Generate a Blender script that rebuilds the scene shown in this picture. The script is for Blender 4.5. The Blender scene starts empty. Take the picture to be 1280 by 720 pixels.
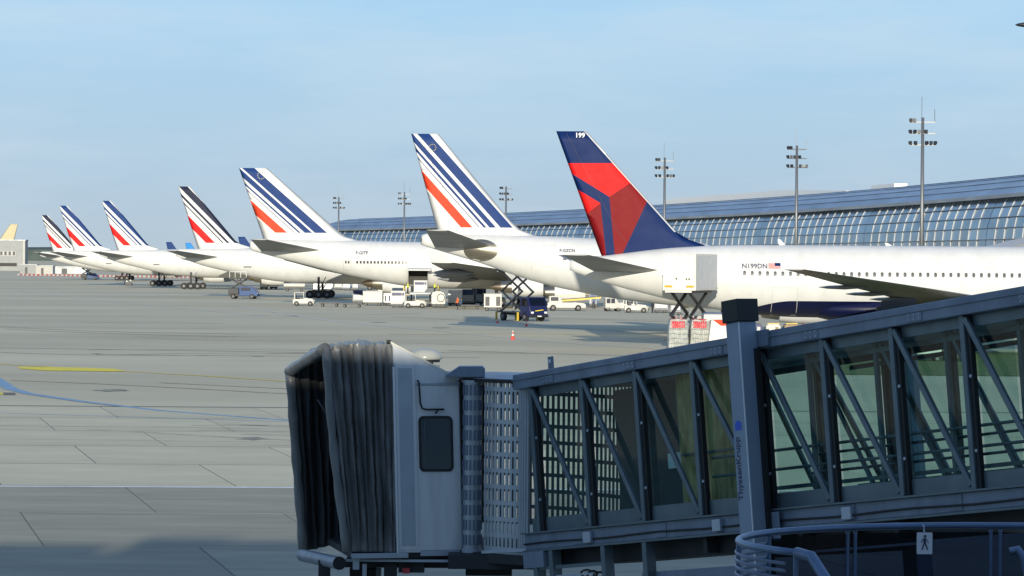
import bpy, bmesh, math, random
from mathutils import Vector, Matrix, Euler
random.seed(7)
R = math.radians
SC = bpy.context.scene
COL = SC.collection
# ------------------------------------------------------------------ camera
F = 4000.0                       # focal length in photo pixels (1280 wide)
HC = 6.6                         # eye height above the apron
PITCH = math.atan(35.0 / F); ROLL = 0.007
CAM = Vector((0, 0, HC))
FW = Vector((0, math.cos(PITCH), -math.sin(PITCH)))
U0 = Vector((0, math.sin(PITCH), math.cos(PITCH))); R0 = Vector((1, 0, 0))
RT = R0 * math.cos(ROLL) + U0 * math.sin(ROLL)
UP = U0 * math.cos(ROLL) - R0 * math.sin(ROLL)
cd = bpy.data.cameras.new('camera'); cam = bpy.data.objects.new('camera', cd); COL.objects.link(cam)
m = Matrix.Identity(4)
for i in range(3):
    m[i][0] = RT[i]; m[i][1] = UP[i]; m[i][2] = -FW[i]; m[i][3] = CAM[i]
cam.matrix_world = m
cd.sensor_width = 36; cd.lens = 36 * F / 1280; cd.clip_start = .5; cd.clip_end = 40000
SC.camera = cam
SC.render.resolution_x = 1024; SC.render.resolution_y = 576
# ------------------------------------------------------------------ sky and sun
SUN_EL, SUN_AZ = 12.0, 2.5        # low sun behind the camera, a little to its left
wd = bpy.data.worlds.new('World'); SC.world = wd; wd.use_nodes = True
nt = wd.node_tree; nt.nodes.clear()
sky = nt.nodes.new('ShaderNodeTexSky'); sky.sky_type = 'NISHITA'; sky.sun_disc = False
sky.sun_elevation = R(SUN_EL); sky.sun_rotation = R(180 + SUN_AZ)
sky.air_density = 1.0; sky.dust_density = 0.3; sky.ozone_density = 1.5
bg = nt.nodes.new('ShaderNodeBackground'); bg.inputs[1].default_value = 0.12
wo = nt.nodes.new('ShaderNodeOutputWorld')
# thin high cirrus veil over the whole sky
tc = nt.nodes.new('ShaderNodeTexCoord'); mp = nt.nodes.new('ShaderNodeMapping'); mp.inputs['Scale'].default_value = (3, 3, 16)
nz = nt.nodes.new('ShaderNodeTexNoise'); nz.inputs['Scale'].default_value = 2.6; nz.inputs['Detail'].default_value = 8; nz.inputs['Roughness'].default_value = .6
rp = nt.nodes.new('ShaderNodeMapRange'); rp.inputs[1].default_value = .42; rp.inputs[2].default_value = .8; rp.inputs[3].default_value = 0.0; rp.inputs[4].default_value = .5
L = nt.links.new
# clear-air gradient blended over the Nishita sky: paler at the horizon, deeper blue overhead, the same all round
sx = nt.nodes.new('ShaderNodeSeparateXYZ'); gr_ = nt.nodes.new('ShaderNodeValToRGB'); k = 1 / .12
els = gr_.color_ramp.elements; els[0].position = 0.0; els[0].color = (.37, .51, .665, 1); els[1].position = 1.0; els[1].color = (.10, .20, .46, 1)
for ps, c in ((.025, (.315, .49, .71)), (.08, (.335, .575, .84)), (.22, (.24, .44, .74)), (.5, (.14, .28, .57))):
    e = els.new(ps); e.color = (*c, 1)
sc_ = nt.nodes.new('ShaderNodeVectorMath'); sc_.operation = 'SCALE'; sc_.inputs['Scale'].default_value = k
m0 = nt.nodes.new('ShaderNodeMixRGB'); m0.inputs[0].default_value = .85
mx = nt.nodes.new('ShaderNodeMixRGB'); mx.inputs[2].default_value = (.62 * k, .72 * k, .80 * k, 1)
L(tc.outputs['Generated'], mp.inputs[0]); L(mp.outputs[0], nz.inputs['Vector']); L(nz.outputs[0], rp.inputs[0])
L(tc.outputs['Generated'], sx.inputs[0]); L(sx.outputs[2], gr_.inputs[0]); L(gr_.outputs[0], sc_.inputs[0])
L(sky.outputs[0], m0.inputs[1]); L(sc_.outputs[0], m0.inputs[2])
L(rp.outputs[0], mx.inputs[0]); L(m0.outputs[0], mx.inputs[1]); L(mx.outputs[0], bg.inputs[0]); L(bg.outputs[0], wo.inputs[0])
sd = bpy.data.lights.new('sun', 'SUN'); sd.energy = 5.0; sd.angle = R(.5); sd.color = (1.0, .91, .735)
so = bpy.data.objects.new('sun', sd); COL.objects.link(so)
ldir = Vector((math.sin(R(SUN_AZ)) * math.cos(R(SUN_EL)), math.cos(R(SUN_AZ)) * math.cos(R(SUN_EL)), -math.sin(R(SUN_EL))))
so.rotation_euler = ldir.to_track_quat('-Z', 'Y').to_euler(); so.location = (0, -60, 60)
vs = SC.view_settings; vs.view_transform = 'Standard'; vs.look = 'None'; vs.exposure = 0.1; vs.gamma = 1; vs.use_curve_mapping = False

# ------------------------------------------------------------------ pixel helpers
def ray(px, py):
    return FW + RT * ((px - 640) / F) - UP * ((py - 360) / F)
def gp(px, py, z=0.0):
    d = ray(px, py); t = (z - HC) / d.z
    return CAM + d * t
def at(px, py, Y):
    d = ray(px, py); return CAM + d * (Y / d.y)
# ------------------------------------------------------------------ materials
MATS = {}
def mat(name, col, rough=.6, metal=0.0, var=0.0, scale=3.0, stretch=(1, 1, 1), bump=0.0, bscale=40, spec=.5, rnd=0.0, coord='Object', col2=None, coat=0):
    m = bpy.data.materials.new(name); m.use_nodes = True; t = m.node_tree; b = t.nodes['Principled BSDF']
    b.inputs['Roughness'].default_value = rough; b.inputs['Metallic'].default_value = metal
    b.inputs['Specular IOR Level'].default_value = spec; b.inputs['Coat Weight'].default_value = coat
    c = (*col, 1); b.inputs['Base Color'].default_value = c
    m.diffuse_color = c
    ln = t.links.new
    src = None
    if var or bump:
        tc = t.nodes.new('ShaderNodeTexCoord'); mp = t.nodes.new('ShaderNodeMapping'); mp.inputs['Scale'].default_value = stretch
        ln(tc.outputs[coord], mp.inputs[0])
    if var:
        n = t.nodes.new('ShaderNodeTexNoise'); n.inputs['Scale'].default_value = scale; n.inputs['Detail'].default_value = 6; n.inputs['Roughness'].default_value = .62
        ln(mp.outputs[0], n.inputs['Vector'])
        r = t.nodes.new('ShaderNodeValToRGB'); r.color_ramp.elements[0].position = .3; r.color_ramp.elements[1].position = .7
        lo = col2 if col2 else tuple(v * (1 - var) for v in col)
        r.color_ramp.elements[0].color = (*lo, 1); r.color_ramp.elements[1].color = (*[min(1, v * (1 + var * .5)) for v in col], 1)
        ln(n.outputs[0], r.inputs[0]); src = r.outputs[0]
        mr = t.nodes.new('ShaderNodeMapRange'); mr.inputs[3].default_value = min(1, rough + .1); mr.inputs[4].default_value = max(.03, rough - .08)
        ln(n.outputs[0], mr.inputs[0]); ln(mr.outputs[0], b.inputs['Roughness'])
    if rnd:
        oi = t.nodes.new('ShaderNodeObjectInfo'); hv = t.nodes.new('ShaderNodeHueSaturation')
        mr = t.nodes.new('ShaderNodeMapRange'); mr.inputs[3].default_value = 1 - rnd; mr.inputs[4].default_value = 1 + rnd
        ln(oi.outputs['Random'], mr.inputs[0]); ln(mr.outputs[0], hv.inputs['Value'])
        if src: ln(src, hv.inputs['Color'])
        else: hv.inputs['Color'].default_value = c
        src = hv.outputs[0]
    if src: ln(src, b.inputs['Base Color'])
    if bump:
        n2 = t.nodes.new('ShaderNodeTexNoise'); n2.inputs['Scale'].default_value = bscale; n2.inputs['Detail'].default_value = 4
        ln(mp.outputs[0], n2.inputs['Vector']); bp = t.nodes.new('ShaderNodeBump'); bp.inputs['Strength'].default_value = bump; bp.inputs['Distance'].default_value = .02
        ln(n2.outputs[0], bp.inputs['Height']); ln(bp.outputs[0], b.inputs['Normal'])
    MATS[name] = m; return m
def glass(name, tint, refl=1.0, rough=.02):
    m = bpy.data.materials.new(name); m.use_nodes = True; t = m.node_tree; t.nodes.clear(); ln = t.links.new
    o = t.nodes.new('ShaderNodeOutputMaterial'); mx = t.nodes.new('ShaderNodeMixShader'); tr = t.nodes.new('ShaderNodeBsdfTransparent'); gl = t.nodes.new('ShaderNodeBsdfGlossy')
    tr.inputs[0].default_value = (*tint, 1); gl.inputs['Roughness'].default_value = rough
    fr = t.nodes.new('ShaderNodeLayerWeight'); fr.inputs[0].default_value = .5; pw = t.nodes.new('ShaderNodeMath'); pw.operation = 'POWER'; pw.inputs[1].default_value = 5; mu = t.nodes.new('ShaderNodeMath'); mu.operation = 'MULTIPLY_ADD'; mu.inputs[1].default_value = .9 * refl; mu.inputs[2].default_value = .045 * refl
    ln(fr.outputs['Facing'], pw.inputs[0]); ln(pw.outputs[0], mu.inputs[0]); ln(mu.outputs[0], mx.inputs[0]); ln(tr.outputs[0], mx.inputs[1]); ln(gl.outputs[0], mx.inputs[2]); ln(mx.outputs[0], o.inputs[0])
    MATS[name] = m; return m
M = MATS
# ------------------------------------------------------------------ mesh builder
class MB:
    def __init__(s): s.v = []; s.f = []; s.m = []
    def add(s, vs, fs, mi=0):
        o = len(s.v); s.v += [tuple(v) for v in vs]; s.f += [tuple(i + o for i in f) for f in fs]; s.m += [mi] * len(fs); return s
    def obox(s, c, ax, ay, az, mi=0):
        c = Vector(c); ax, ay, az = Vector(ax), Vector(ay), Vector(az)
        vs = [c + ax * i + ay * j + az * k for k in (-1, 1) for j in (-1, 1) for i in (-1, 1)]
        if ax.cross(ay).dot(az) < 0: fs = [(0, 1, 3, 2), (4, 6, 7, 5), (0, 4, 5, 1), (2, 3, 7, 6), (0, 2, 6, 4), (1, 5, 7, 3)]
        else: fs = [(0, 2, 3, 1), (4, 5, 7, 6), (0, 1, 5, 4), (2, 6, 7, 3), (0, 4, 6, 2), (1, 3, 7, 5)]
        return s.add(vs, fs, mi)
    def box(s, x0, x1, y0, y1, z0, z1, mi=0):
        return s.obox(((x0 + x1) / 2, (y0 + y1) / 2, (z0 + z1) / 2), (abs(x1 - x0) / 2, 0, 0), (0, abs(y1 - y0) / 2, 0), (0, 0, abs(z1 - z0) / 2), mi)
    def bar(s, p, q, w, h, up=(0, 0, 1), mi=0):
        p, q = Vector(p), Vector(q); d = q - p; u = Vector(up); sd = d.cross(u)
        if sd.length < 1e-6: sd = d.cross(Vector((1, 0, 0)))
        sd.normalize(); n = sd.cross(d).normalized()
        return s.obox((p + q) / 2, d / 2, sd * (w / 2), n * (h / 2), mi)
    def cyl(s, p, q, r0, r1=None, n=12, cap=True, mi=0):
        p, q = Vector(p), Vector(q); r1 = r0 if r1 is None else r1
        d = (q - p).normalized(); a = d.orthogonal().normalized(); b = d.cross(a)
        ring = lambda c, r: [c + (a * math.cos(2 * math.pi * i / n) + b * math.sin(2 * math.pi * i / n)) * r for i in range(n)]
        return s.loft([ring(p, r0), ring(q, r1)], cap, cap, mi)
    def loft(s, rings, cap0=True, cap1=True, mi=0, closed=True):
        n = len(rings[0]); vs = [v for r in rings for v in r]; fs = []
        for k in range(len(rings) - 1):
            for i in range(n if closed else n - 1):
                j = (i + 1) % n; fs.append((k * n + i, k * n + j, (k + 1) * n + j, (k + 1) * n + i))
        if cap0: fs.append(tuple(reversed(range(n))))
        if cap1: fs.append(tuple((len(rings) - 1) * n + i for i in range(n)))
        return s.add(vs, fs, mi)
    def prism(s, poly, f0, f1, mi=0):
        """poly 2D points; f0, f1 map (a,b) to 3D for both end caps"""
        return s.loft([[f0(a, b) for a, b in poly], [f1(a, b) for a, b in poly]], True, True, mi)
    def tube(s, pts, r, n=8, mi=0, closed=False):
        pts = [Vector(p) for p in pts]; rings = []; prev = None
        for i, p in enumerate(pts):
            if closed: d = pts[(i + 1) % len(pts)] - pts[i - 1]
            else: d = pts[min(i + 1, len(pts) - 1)] - pts[max(i - 1, 0)]
            d.normalize()
            a = d.orthogonal().normalized() if prev is None else (prev - d * prev.dot(d)).normalized()
            prev = a; b = d.cross(a); rr = r[i] if isinstance(r, (list, tuple)) else r
            rings.append([p + (a * math.cos(2 * math.pi * k / n) + b * math.sin(2 * math.pi * k / n)) * rr for k in range(n)])
        if closed: rings.append(rings[0])
        return s.loft(rings, not closed, not closed, mi)
    def xf(s, M4):
        s.v = [tuple(M4 @ Vector(v)) for v in s.v]; return s
    def mesh(s, name, mats, smooth=False):
        me = bpy.data.meshes.new(name); me.from_pydata(s.v, [], s.f)
        for mm in (mats if isinstance(mats, (list, tuple)) else [mats]): me.materials.append(mm if not isinstance(mm, str) else MATS[mm])
        me.polygons.foreach_set('material_index', s.m)
        b = bmesh.new(); b.from_mesh(me); bmesh.ops.recalc_face_normals(b, faces=b.faces); b.to_mesh(me); b.free()
        if smooth: me.shade_smooth() if smooth is True else me.set_sharp_from_angle(angle=R(smooth))
        me.update(); return me
    def build(s, name, mats, parent=None, smooth=False, bevel=0, world=False):
        if world and parent is not None:
            inv = wmat(parent).inverted(); s.xf(inv)
        o = bpy.data.objects.new(name, s.mesh(name, mats, smooth)); COL.objects.link(o)
        if parent is not None: o.parent = parent
        if bevel:
            bv = o.modifiers.new('bevel', 'BEVEL'); bv.width = bevel; bv.segments = 2; bv.limit_method = 'ANGLE'; bv.angle_limit = R(40)
        return o
def wmat(o):
    mm = Matrix.LocRotScale(o.location, o.rotation_euler, o.scale)
    return wmat(o.parent) @ mm if o.parent else mm
def tag(o, label=None, cat=None, group=None, kind=None):
    if label: o['label'] = label
    if cat: o['category'] = cat
    if group: o['group'] = group
    if kind: o['kind'] = kind
    return o
def thing(name, label, cat, loc=(0, 0, 0), rz=0, group=None):
    o = bpy.data.objects.new(name, None); COL.objects.link(o); o.location = loc; o.rotation_euler = (0, 0, rz); o.empty_display_size = .3
    return tag(o, label, cat, group)
def copy_tree(o, parent=None):
    c = o.copy(); COL.objects.link(c); c.parent = parent
    for ch in list(o.children): copy_tree(ch, c)
    return c
def inst(src, name, parent, loc=None, rot=None):
    c = bpy.data.objects.new(name, src.data); COL.objects.link(c); c.parent = parent
    if loc is not None: c.location = loc
    if rot is not None: c.rotation_euler = rot
    return c
def text_mesh(txt, size, bold=0.0, spacing=1.0):
    """flat lettering as (verts2d, faces), left aligned on the origin"""
    cu = bpy.data.curves.new('lettering', 'FONT'); cu.body = txt; cu.size = size; cu.offset = bold; cu.resolution_u = 2; cu.space_character = spacing
    o = bpy.data.objects.new('lettering', cu); COL.objects.link(o); dg = bpy.context.evaluated_depsgraph_get(); dg.update()
    me = bpy.data.meshes.new_from_object(o.evaluated_get(dg)); vs = [(v.co.x, v.co.y) for v in me.vertices]; fs = [tuple(p.vertices) for p in me.polygons]
    bpy.data.objects.remove(o); bpy.data.curves.remove(cu); bpy.data.meshes.remove(me); return vs, fs
def lerp(a, b, t): return a + (b - a) * t
def interp(tab, x):
    if x <= tab[0][0]: return tab[0][1:]
    for a, b in zip(tab, tab[1:]):
        if x <= b[0]:
            t = (x - a[0]) / (b[0] - a[0]); return tuple(lerp(p, q, t) for p, q in zip(a[1:], b[1:]))
    return tab[-1][1:]
# ------------------------------------------------------------------ palette
mat('concrete', (.60, .545, .375), .85, var=.2, scale=.16, stretch=(.7, 1.3, 1), bump=.25, bscale=9, rnd=.05)
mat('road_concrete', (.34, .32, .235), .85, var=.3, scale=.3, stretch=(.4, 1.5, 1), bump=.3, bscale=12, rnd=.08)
mat('far_apron', (.57, .515, .355), .9, var=.22, scale=.025, stretch=(.5, 1.3, 1), bump=.1, bscale=3)
mat('joint', (.15, .145, .12), .9)
mat('line_white', (.75, .75, .72), .7, var=.25, scale=2)
mat('line_yellow', (.92, .72, .04), .7, var=.25, scale=2)
mat('line_blue', (.24, .40, .55), .7, var=.4, scale=2)
mat('grass', (.10, .15, .03), .95, var=.4, scale=.6, bump=.5, bscale=3)
mat('paint_white', (.61, .615, .605), .42, var=.09, scale=.7, stretch=(1.2, 1, .22), spec=.3)
mat('paint_navy', (.005, .020, .095), .5, var=.05, scale=1, spec=.1)
mat('paint_blue', (.013, .042, .16), .5, var=.05, scale=1, spec=.1)
mat('paint_blue_shaded', (.02, .024, .05), .5, var=.05, scale=1, spec=.1)  # stripe blue with shading put into the colour, for two of the fins
mat('paint_red', (.72, .014, .014), .5, var=.05, scale=1, spec=.1)
mat('paint_orange_red', (.75, .06, .025), .5, var=.05, scale=1, spec=.1)
mat('paint_dark_red', (.19, .008, .011), .5, var=.05, scale=1, spec=.1)
mat('paint_gold', (.50, .44, .28), .5, var=.05, scale=1, spec=.1)
mat('paint_cyan', (.03, .22, .55), .5, var=.05, scale=1, spec=.1)
mat('wing_grey', (.22, .23, .24), .45, .1, var=.15, scale=.7, stretch=(.4, 1.5, 1))
mat('bare_metal', (.36, .33, .27), .3, .9, var=.3, scale=2, stretch=(.3, 1, 3))
mat('hot_metal', (.30, .24, .17), .32, .9, var=.2, scale=3)
mat('window_dark', (.045, .05, .065), .2)
mat('seam', (.48, .48, .46), .6)
mat('lettering_navy', (.04, .045, .10), .5)
mat('rubber', (.018, .018, .019), .75, var=.2, scale=4)
mat('wheel_grey', (.13, .13, .13), .5)
mat('steel_dark', (.045, .048, .052), .5, .3, var=.2, scale=3)
mat('hold_dark', (.05, .048, .045), .8)
# jet bridge
mat('bridge_blue', (.17, .22, .285), .42, var=.26, scale=1.6, stretch=(1.6, 1, .3), bump=.04, bscale=30)
mat('bridge_frame', (.125, .17, .19), .38, .25, var=.2, scale=2, bump=.03, bscale=30)
mat('column_blue', (.22, .285, .36), .42, var=.14, scale=1.2, stretch=(1, 1, .4), bump=.03)
mat('cab_grey', (.64, .665, .67), .42, var=.17, scale=2.0, stretch=(2, 2, .16), bump=.02, bscale=20)
mat('cab_trim', (.42, .48, .54), .35, .3, var=.12, scale=2)
mat('gasket', (.012, .013, .014), .6)
mat('bellows', (.19, .196, .195), .33, var=.4, scale=2.2, stretch=(1.5, 1.5, .5), bump=.9, bscale=5, spec=.6)
mat('bellows_worn', (.175, .17, .16), .5, var=.55, scale=5, stretch=(2, 2, .4), bump=.5, bscale=12)
mat('bumper_grey', (.26, .29, .33), .4, var=.2, scale=3)
mat('curtain_alu', (.40, .45, .49), .33, .5, var=.12, scale=3, stretch=(2, 2, .5))
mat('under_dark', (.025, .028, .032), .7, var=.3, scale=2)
mat('plywood', (.70, .50, .23), .7, var=.45, scale=2.5, stretch=(3, 3, .8), bump=.15, bscale=8, col2=(.27, .18, .07))
mat('paper', (.72, .74, .74), .8)
mat('floor_rubber', (.05, .055, .06), .8)
mat('logo_blue', (.02, .09, .55), .4)
mat('lamp_glass', (.36, .37, .33), .25, var=.08, scale=4)
glass('tint_glass', (.60, .77, .745), 1.0)
glass('dark_glass', (.30, .34, .36), 1.0)
mat('cab_glass', (.045, .065, .075), .10, spec=.8)
# terminal
mat('roof_metal', (.31, .38, .47), .36, .75, var=.28, scale=.10, stretch=(2.2, .5, 3), bump=.08, bscale=.6)
mat('roof_grey', (.33, .35, .37), .5, .4, var=.3, scale=.15, stretch=(2, .5, 1))
mat('rib_white', (.40, .42, .43), .4)
mat('facade_glass', (.17, .235, .30), .18, .75, var=.25, scale=.12, rnd=.26)
mat('facade_dark', (.10, .115, .125), .35, var=.4, scale=.2)
mat('wall_grey', (.30, .31, .31), .8, var=.1, scale=.3)
mat('wall_pale', (.45, .44, .41), .8, var=.1, scale=.3)
mat('mast_grey', (.17, .18, .19), .45, .5)
mat('lamp_black', (.02, .022, .026), .4)
mat('roof_white', (.85, .83, .77), .5)
# ground equipment
mat('veh_white', (.50, .49, .45), .4, var=.12, scale=2, coat=.1)  # white toned down to carry the aircraft's shade on the vehicles
mat('veh_cream', (.72, .69, .60), .5, var=.08, scale=1.5)
mat('veh_grey', (.52, .53, .53), .5, var=.1, scale=1.5)
mat('veh_blue', (.008, .011, .065), .35, var=.1, scale=2, coat=.2)
mat('veh_midblue', (.015, .06, .19), .4, var=.15, scale=2)
mat('veh_yellow', (.62, .46, .06), .45, var=.15, scale=2)
mat('hi_vis_orange', (.90, .16, .03), .7)
mat('hi_vis_yellow', (.62, .66, .05), .7)
mat('cloth_dark', (.025, .028, .04), .9)
mat('skin', (.42, .25, .17), .6)
mat('uld_alu', (.50, .52, .53), .38, .5, var=.15, scale=2)
mat('uld_blue', (.02, .03, .11), .45, var=.2, scale=2)
mat('net_grey', (.42, .44, .40), .75, var=.5, scale=5, bump=.7, bscale=14)
mat('tarp_red', (.62, .05, .06), .6, var=.4, scale=4, bump=.5, bscale=10)
mat('tarp_brown', (.30, .22, .13), .7, var=.3, scale=4)
mat('amber', (.85, .32, .02), .3)
mat('head_lamp', (.8, .8, .76), .15)
mat('cone_red', (.72, .05, .03), .55)
mat('rail_blue', (.12, .18, .28), .35, .3, var=.1, scale=3)
mat('slat_blue', (.14, .18, .25), .45, .2, var=.1, scale=3)
glass('mesh_screen', (.08, .10, .15), .4, .3)
mat('barrier_red', (.42, .10, .09), .6)
mat('hood_inner_shade', (.03, .033, .036), .7)  # same fabric as the outside, darkened to stand in for shade in the hood
mat('tyre_mark', (.49, .445, .31), .9, var=.3, scale=.5)
mat('sealant', (.40, .38, .27), .9, var=.3, scale=.6)
mat('paint_belly', (.003, .006, .036), .4, spec=.2)
mat('box_side', (.64, .64, .62), .5, var=.1, scale=1.5)
mat('oil_stain', (.30, .275, .20), .7, var=.4, scale=.8)
mat('hinge_gap', (.02, .02, .03), .6)
# ================================================================== GROUND
mb = MB(); mb.add([(-9000, -400, -.010), (9000, -400, -.010), (9000, 16000, -.010), (-9000, 16000, -.010)], [(0, 1, 2, 3)])
ground = tag(mb.build('ground', 'far_apron'), kind='structure')
mb = MB(); mb.add([(-45, 60, -.005), (45, 60, -.005), (34, 142, -.005), (-62, 142, -.005)], [(0, 1, 2, 3)])
tag(mb.build('joint_filler', 'joint', ground), kind='stuff')
SLW, SLD, SK, Y0 = 6.8, 9.75, -.21, 92.3
def slab_mesh(wide, name, ma):
    g = .022; w = SLW - 2 * g; d = SLD - 2 * g; b = MB()
    # thin slab with a chamfered arris, sheared along the joint direction
    q = lambda x, y, z: (x + SK * y, y, z)
    for_ring = lambda e, z: [q(e, e, z), q(w - e, e, z), q(w - e, d - e, z), q(e, d - e, z)]
    b.loft([for_ring(0, -.004), for_ring(0, .000), for_ring(.02, .004)], True, True)
    return b.mesh(name, ma)
s_light = slab_mesh(1, 'concrete_slab', 'concrete'); s_road = slab_mesh(1, 'road_slab', 'road_concrete')
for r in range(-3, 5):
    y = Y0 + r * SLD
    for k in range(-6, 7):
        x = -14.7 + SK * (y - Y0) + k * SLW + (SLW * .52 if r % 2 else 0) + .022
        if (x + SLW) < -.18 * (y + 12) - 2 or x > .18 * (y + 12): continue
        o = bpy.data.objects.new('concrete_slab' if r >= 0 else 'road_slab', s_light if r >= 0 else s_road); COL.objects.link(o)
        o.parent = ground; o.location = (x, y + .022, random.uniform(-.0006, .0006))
def ribbon(name, pts, hw, ma, z=.010, label=None):
    """painted line along photo points on the ground; hw = half width in metres across the line"""
    P = [gp(a, b, z) for a, b in pts]; b = MB(); vs = []
    for i, p in enumerate(P):
        d = P[min(i + 1, len(P) - 1)] - P[max(i - 1, 0)]; d.normalize(); n = Vector((-d.y, d.x, 0)); h = hw[i] if isinstance(hw, (list, tuple)) else hw
        vs += [p + n * h, p - n * h]
    b.add(vs, [(2 * i, 2 * i + 1, 2 * i + 3, 2 * i + 2) for i in range(len(P) - 1)]); o = b.build(name, ma, ground); return o
ribbon('white_line', [(-60, 607.4), (120, 608), (380, 609.5), (640, 611.3), (900, 613), (1400, 616.5)], .24, 'line_white')
ribbon('yellow_line', [(-80, 451), (0, 455), (80, 459.5), (155, 464), (260, 470), (364, 477), (470, 481)], .14, 'line_yellow')
ribbon('yellow_marking', [(28, 458.5), (60, 460), (100, 462), (150, 464)], [.4, 2.0, 2.6, .5], 'line_yellow', .014)
ribbon('blue_line', [(-30, 462), (-6, 474), (14, 486), (36, 492), (105, 502), (200, 513), (290, 520), (370, 526), (470, 531)], [.45, .4, .34, .28, .25, .22, .2, .2, .2], 'line_blue')
ribbon('blue_line', [(-60, 514), (60, 518), (200, 522), (370, 527.5)], .10, 'line_blue')
ribbon('dark_marking', [(4, 492), (19, 492)], 1.3, 'joint')
ribbon('yellow_marking', [(-8, 492), (4, 492)], 1.0, 'line_yellow')
ribbon('white_line', [(300, 383), (420, 402), (540, 413), (660, 425), (830, 437)], .16, 'line_white')
ribbon('white_line', [(20, 362), (150, 378), (330, 395)], .16, 'line_white')
# dark tyre and sealing bands across the apron
for a, b, hw in (((-40, 434), (420, 441), .18), ((120, 443), (600, 447), .14), ((-40, 548), (380, 553), .03), ((560, 438), (830, 446), .16)):
    ribbon('sealed_joint', [a, b], hw, 'joint', .007)
for r in range(-2, 6):                                             # stained seal along the slab rows
    y_ = Y0 + r * SLD; mb = MB(); hw = random.uniform(.05, .16); mb.add([(-60, y_ - hw, .0065), (60, y_ - hw, .0065), (60, y_ + hw, .0065), (-60, y_ + hw, .0065)], [(0, 1, 2, 3)]); mb.build('row_seal', 'sealant', ground)
rt = random.Random(21)
for k in range(26):                                                # tyre marks and worn wheel tracks
    x0 = rt.uniform(-150, 520); y0 = rt.uniform(372, 560) if k > 8 else rt.uniform(372, 420); n_ = rt.randint(4, 6); dx = rt.uniform(50, 120); sl = rt.uniform(-.01, .05)
    ribbon('tyre_mark', [(x0 + i * dx, y0 + i * dx * sl + 2.5 * math.sin(i * .8 + k)) for i in range(n_)], rt.uniform(.12, .35), 'tyre_mark', .0075)
for k in range(18):                                                # oil stains
    c_ = gp(rt.uniform(20, 800), rt.uniform(368, 560)); r_ = rt.uniform(.3, .9); mb = MB()
    mb.add([(c_.x + r_ * rt.uniform(.6, 1.5) * math.cos(t), c_.y + r_ * rt.uniform(.8, 2.2) * math.sin(t), .0085) for t in [2 * math.pi * i / 14 for i in range(14)]], [tuple(range(14))]); mb.build('oil_stain', 'oil_stain', ground)
b = MB(); P = [gp(1010, 468), gp(1330, 471), gp(1330, 441), gp(1010, 440)]
b.add([(p.x, p.y, .02) for p in P], [(0, 1, 2, 3)]); gi = b.build('grass_verge', 'grass'); tag(gi, 'strip of grass verge beyond the jet bridge', None, None, 'structure')
# ================================================================== TERMINAL VAULT (curves away)
def TX(y): return 60 - .06 * (y - 370) - .00026 * (y - 370) ** 2
path = []; y = 300.0
while y < 945:
    sl = -.06 - .00052 * (y - 370); path.append((Vector((TX(y), y, 0)), Vector((1, -sl, 0)).normalized())); y += 5.0 / math.sqrt(1 + sl * sl)
term = thing('terminal_building', 'long vaulted airport terminal with blue metal roof and white ribbed glass front', 'building', tuple(path[0][0]))
def tp(i, inset, z):
    c, n = path[i]; return c + n * inset + Vector((0, 0, z))
GP = [(0, 6.2), (0, 8.0), (.08, 9.5), (.25, 10.9), (.55, 12.2), (1.05, 13.5), (1.75, 14.7)]      # glass section (inset, height)
RP = [(1.6, 14.95), (3.4, 16.0), (5.6, 16.95), (8.2, 17.75), (11.2, 18.25), (14.6, 18.4), (20, 17.6), (27, 14.0), (30, 8), (30, 0)]
N = len(path)
def strip(sec, i0, i1, out=0.0):
    b = MB(); (a0, z0), (a1, z1) = sec; vs = []
    for i in range(i0, i1 + 1): vs += [tp(i, a0, z0), tp(i, a1, z1)]
    b.add(vs, [(2 * k, 2 * k + 2, 2 * k + 3, 2 * k + 1) for k in range(i1 - i0)]); return b
for k in range(len(RP) - 1):                                       # roof in long metal sheets, each lapped over the next
    a, c = RP[k], RP[k + 1]; b = strip(((a[0], a[1] + .02), (c[0], c[1] - .005)), 0, N - 1)
    b.build('roof_sheet', 'roof_metal' if k < 4 else ('roof_grey' if k < 7 else 'wall_grey'), term, world=True)
    if 0 < k < 6: b2 = MB(); b2.tube([tp(i, a[0], a[1] + .06) for i in range(0, N, 3)], .045, 6); b2.build('roof_seam', 'roof_metal', term, world=True)
b = MB(); b.loft([[tp(i, 1.05, 14.62), tp(i, 1.05, 15.05), tp(i, 2.1, 15.1), tp(i, 2.1, 14.6)] for i in range(N)]); b.build('eaves_gutter', 'roof_grey', term, world=True)
strip(((.6, 0), (.6, 6.3)), 0, N - 1).build('base_wall', 'facade_dark', term, world=True)
b = MB(); b.loft([[tp(i, -.5, 5.9), tp(i, -.5, 6.25), tp(i, 1, 6.3), tp(i, 1, 5.9)] for i in range(N)]); b.build('ledge', 'wall_grey', term, world=True)
for e, nm in ((0, 0), (N - 1, 1)):                                  # gable ends
    b = MB(); sec = [(.6, 0)] + GP + RP; b.add([tp(e, a, z) for a, z in sec], [tuple(range(len(sec)))]); b.build('end_wall', 'facade_dark', term, world=True)
gapset = {i for i in range(N) if i % 15 == 4}
rest = MB(); near_panes = 0
for i in range(N - 1):
    for k in range(6):
        (a0, z0), (a1, z1) = GP[k], GP[k + 1]; e = .05
        c0, c1 = tp(i, a0, z0 + e), tp(i + 1, a0, z0 + e); d0, d1 = tp(i, a1, z1 - e), tp(i + 1, a1, z1 - e)
        t = (c1 - c0).normalized() * .07; nrm = path[i][1] * random.uniform(-.035, .035)
        q = [c0 + t + nrm, c1 - t, d1 - t + nrm, d0 + t]
        if i < 50: MB().add(q, [(0, 1, 2, 3)]).build('glass_pane', 'facade_glass', term, world=True)
        else: rest.add(q, [(0, 1, 2, 3)])
tag(rest.build('glass_panes_far', 'facade_glass', term, world=True), kind='stuff')
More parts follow.
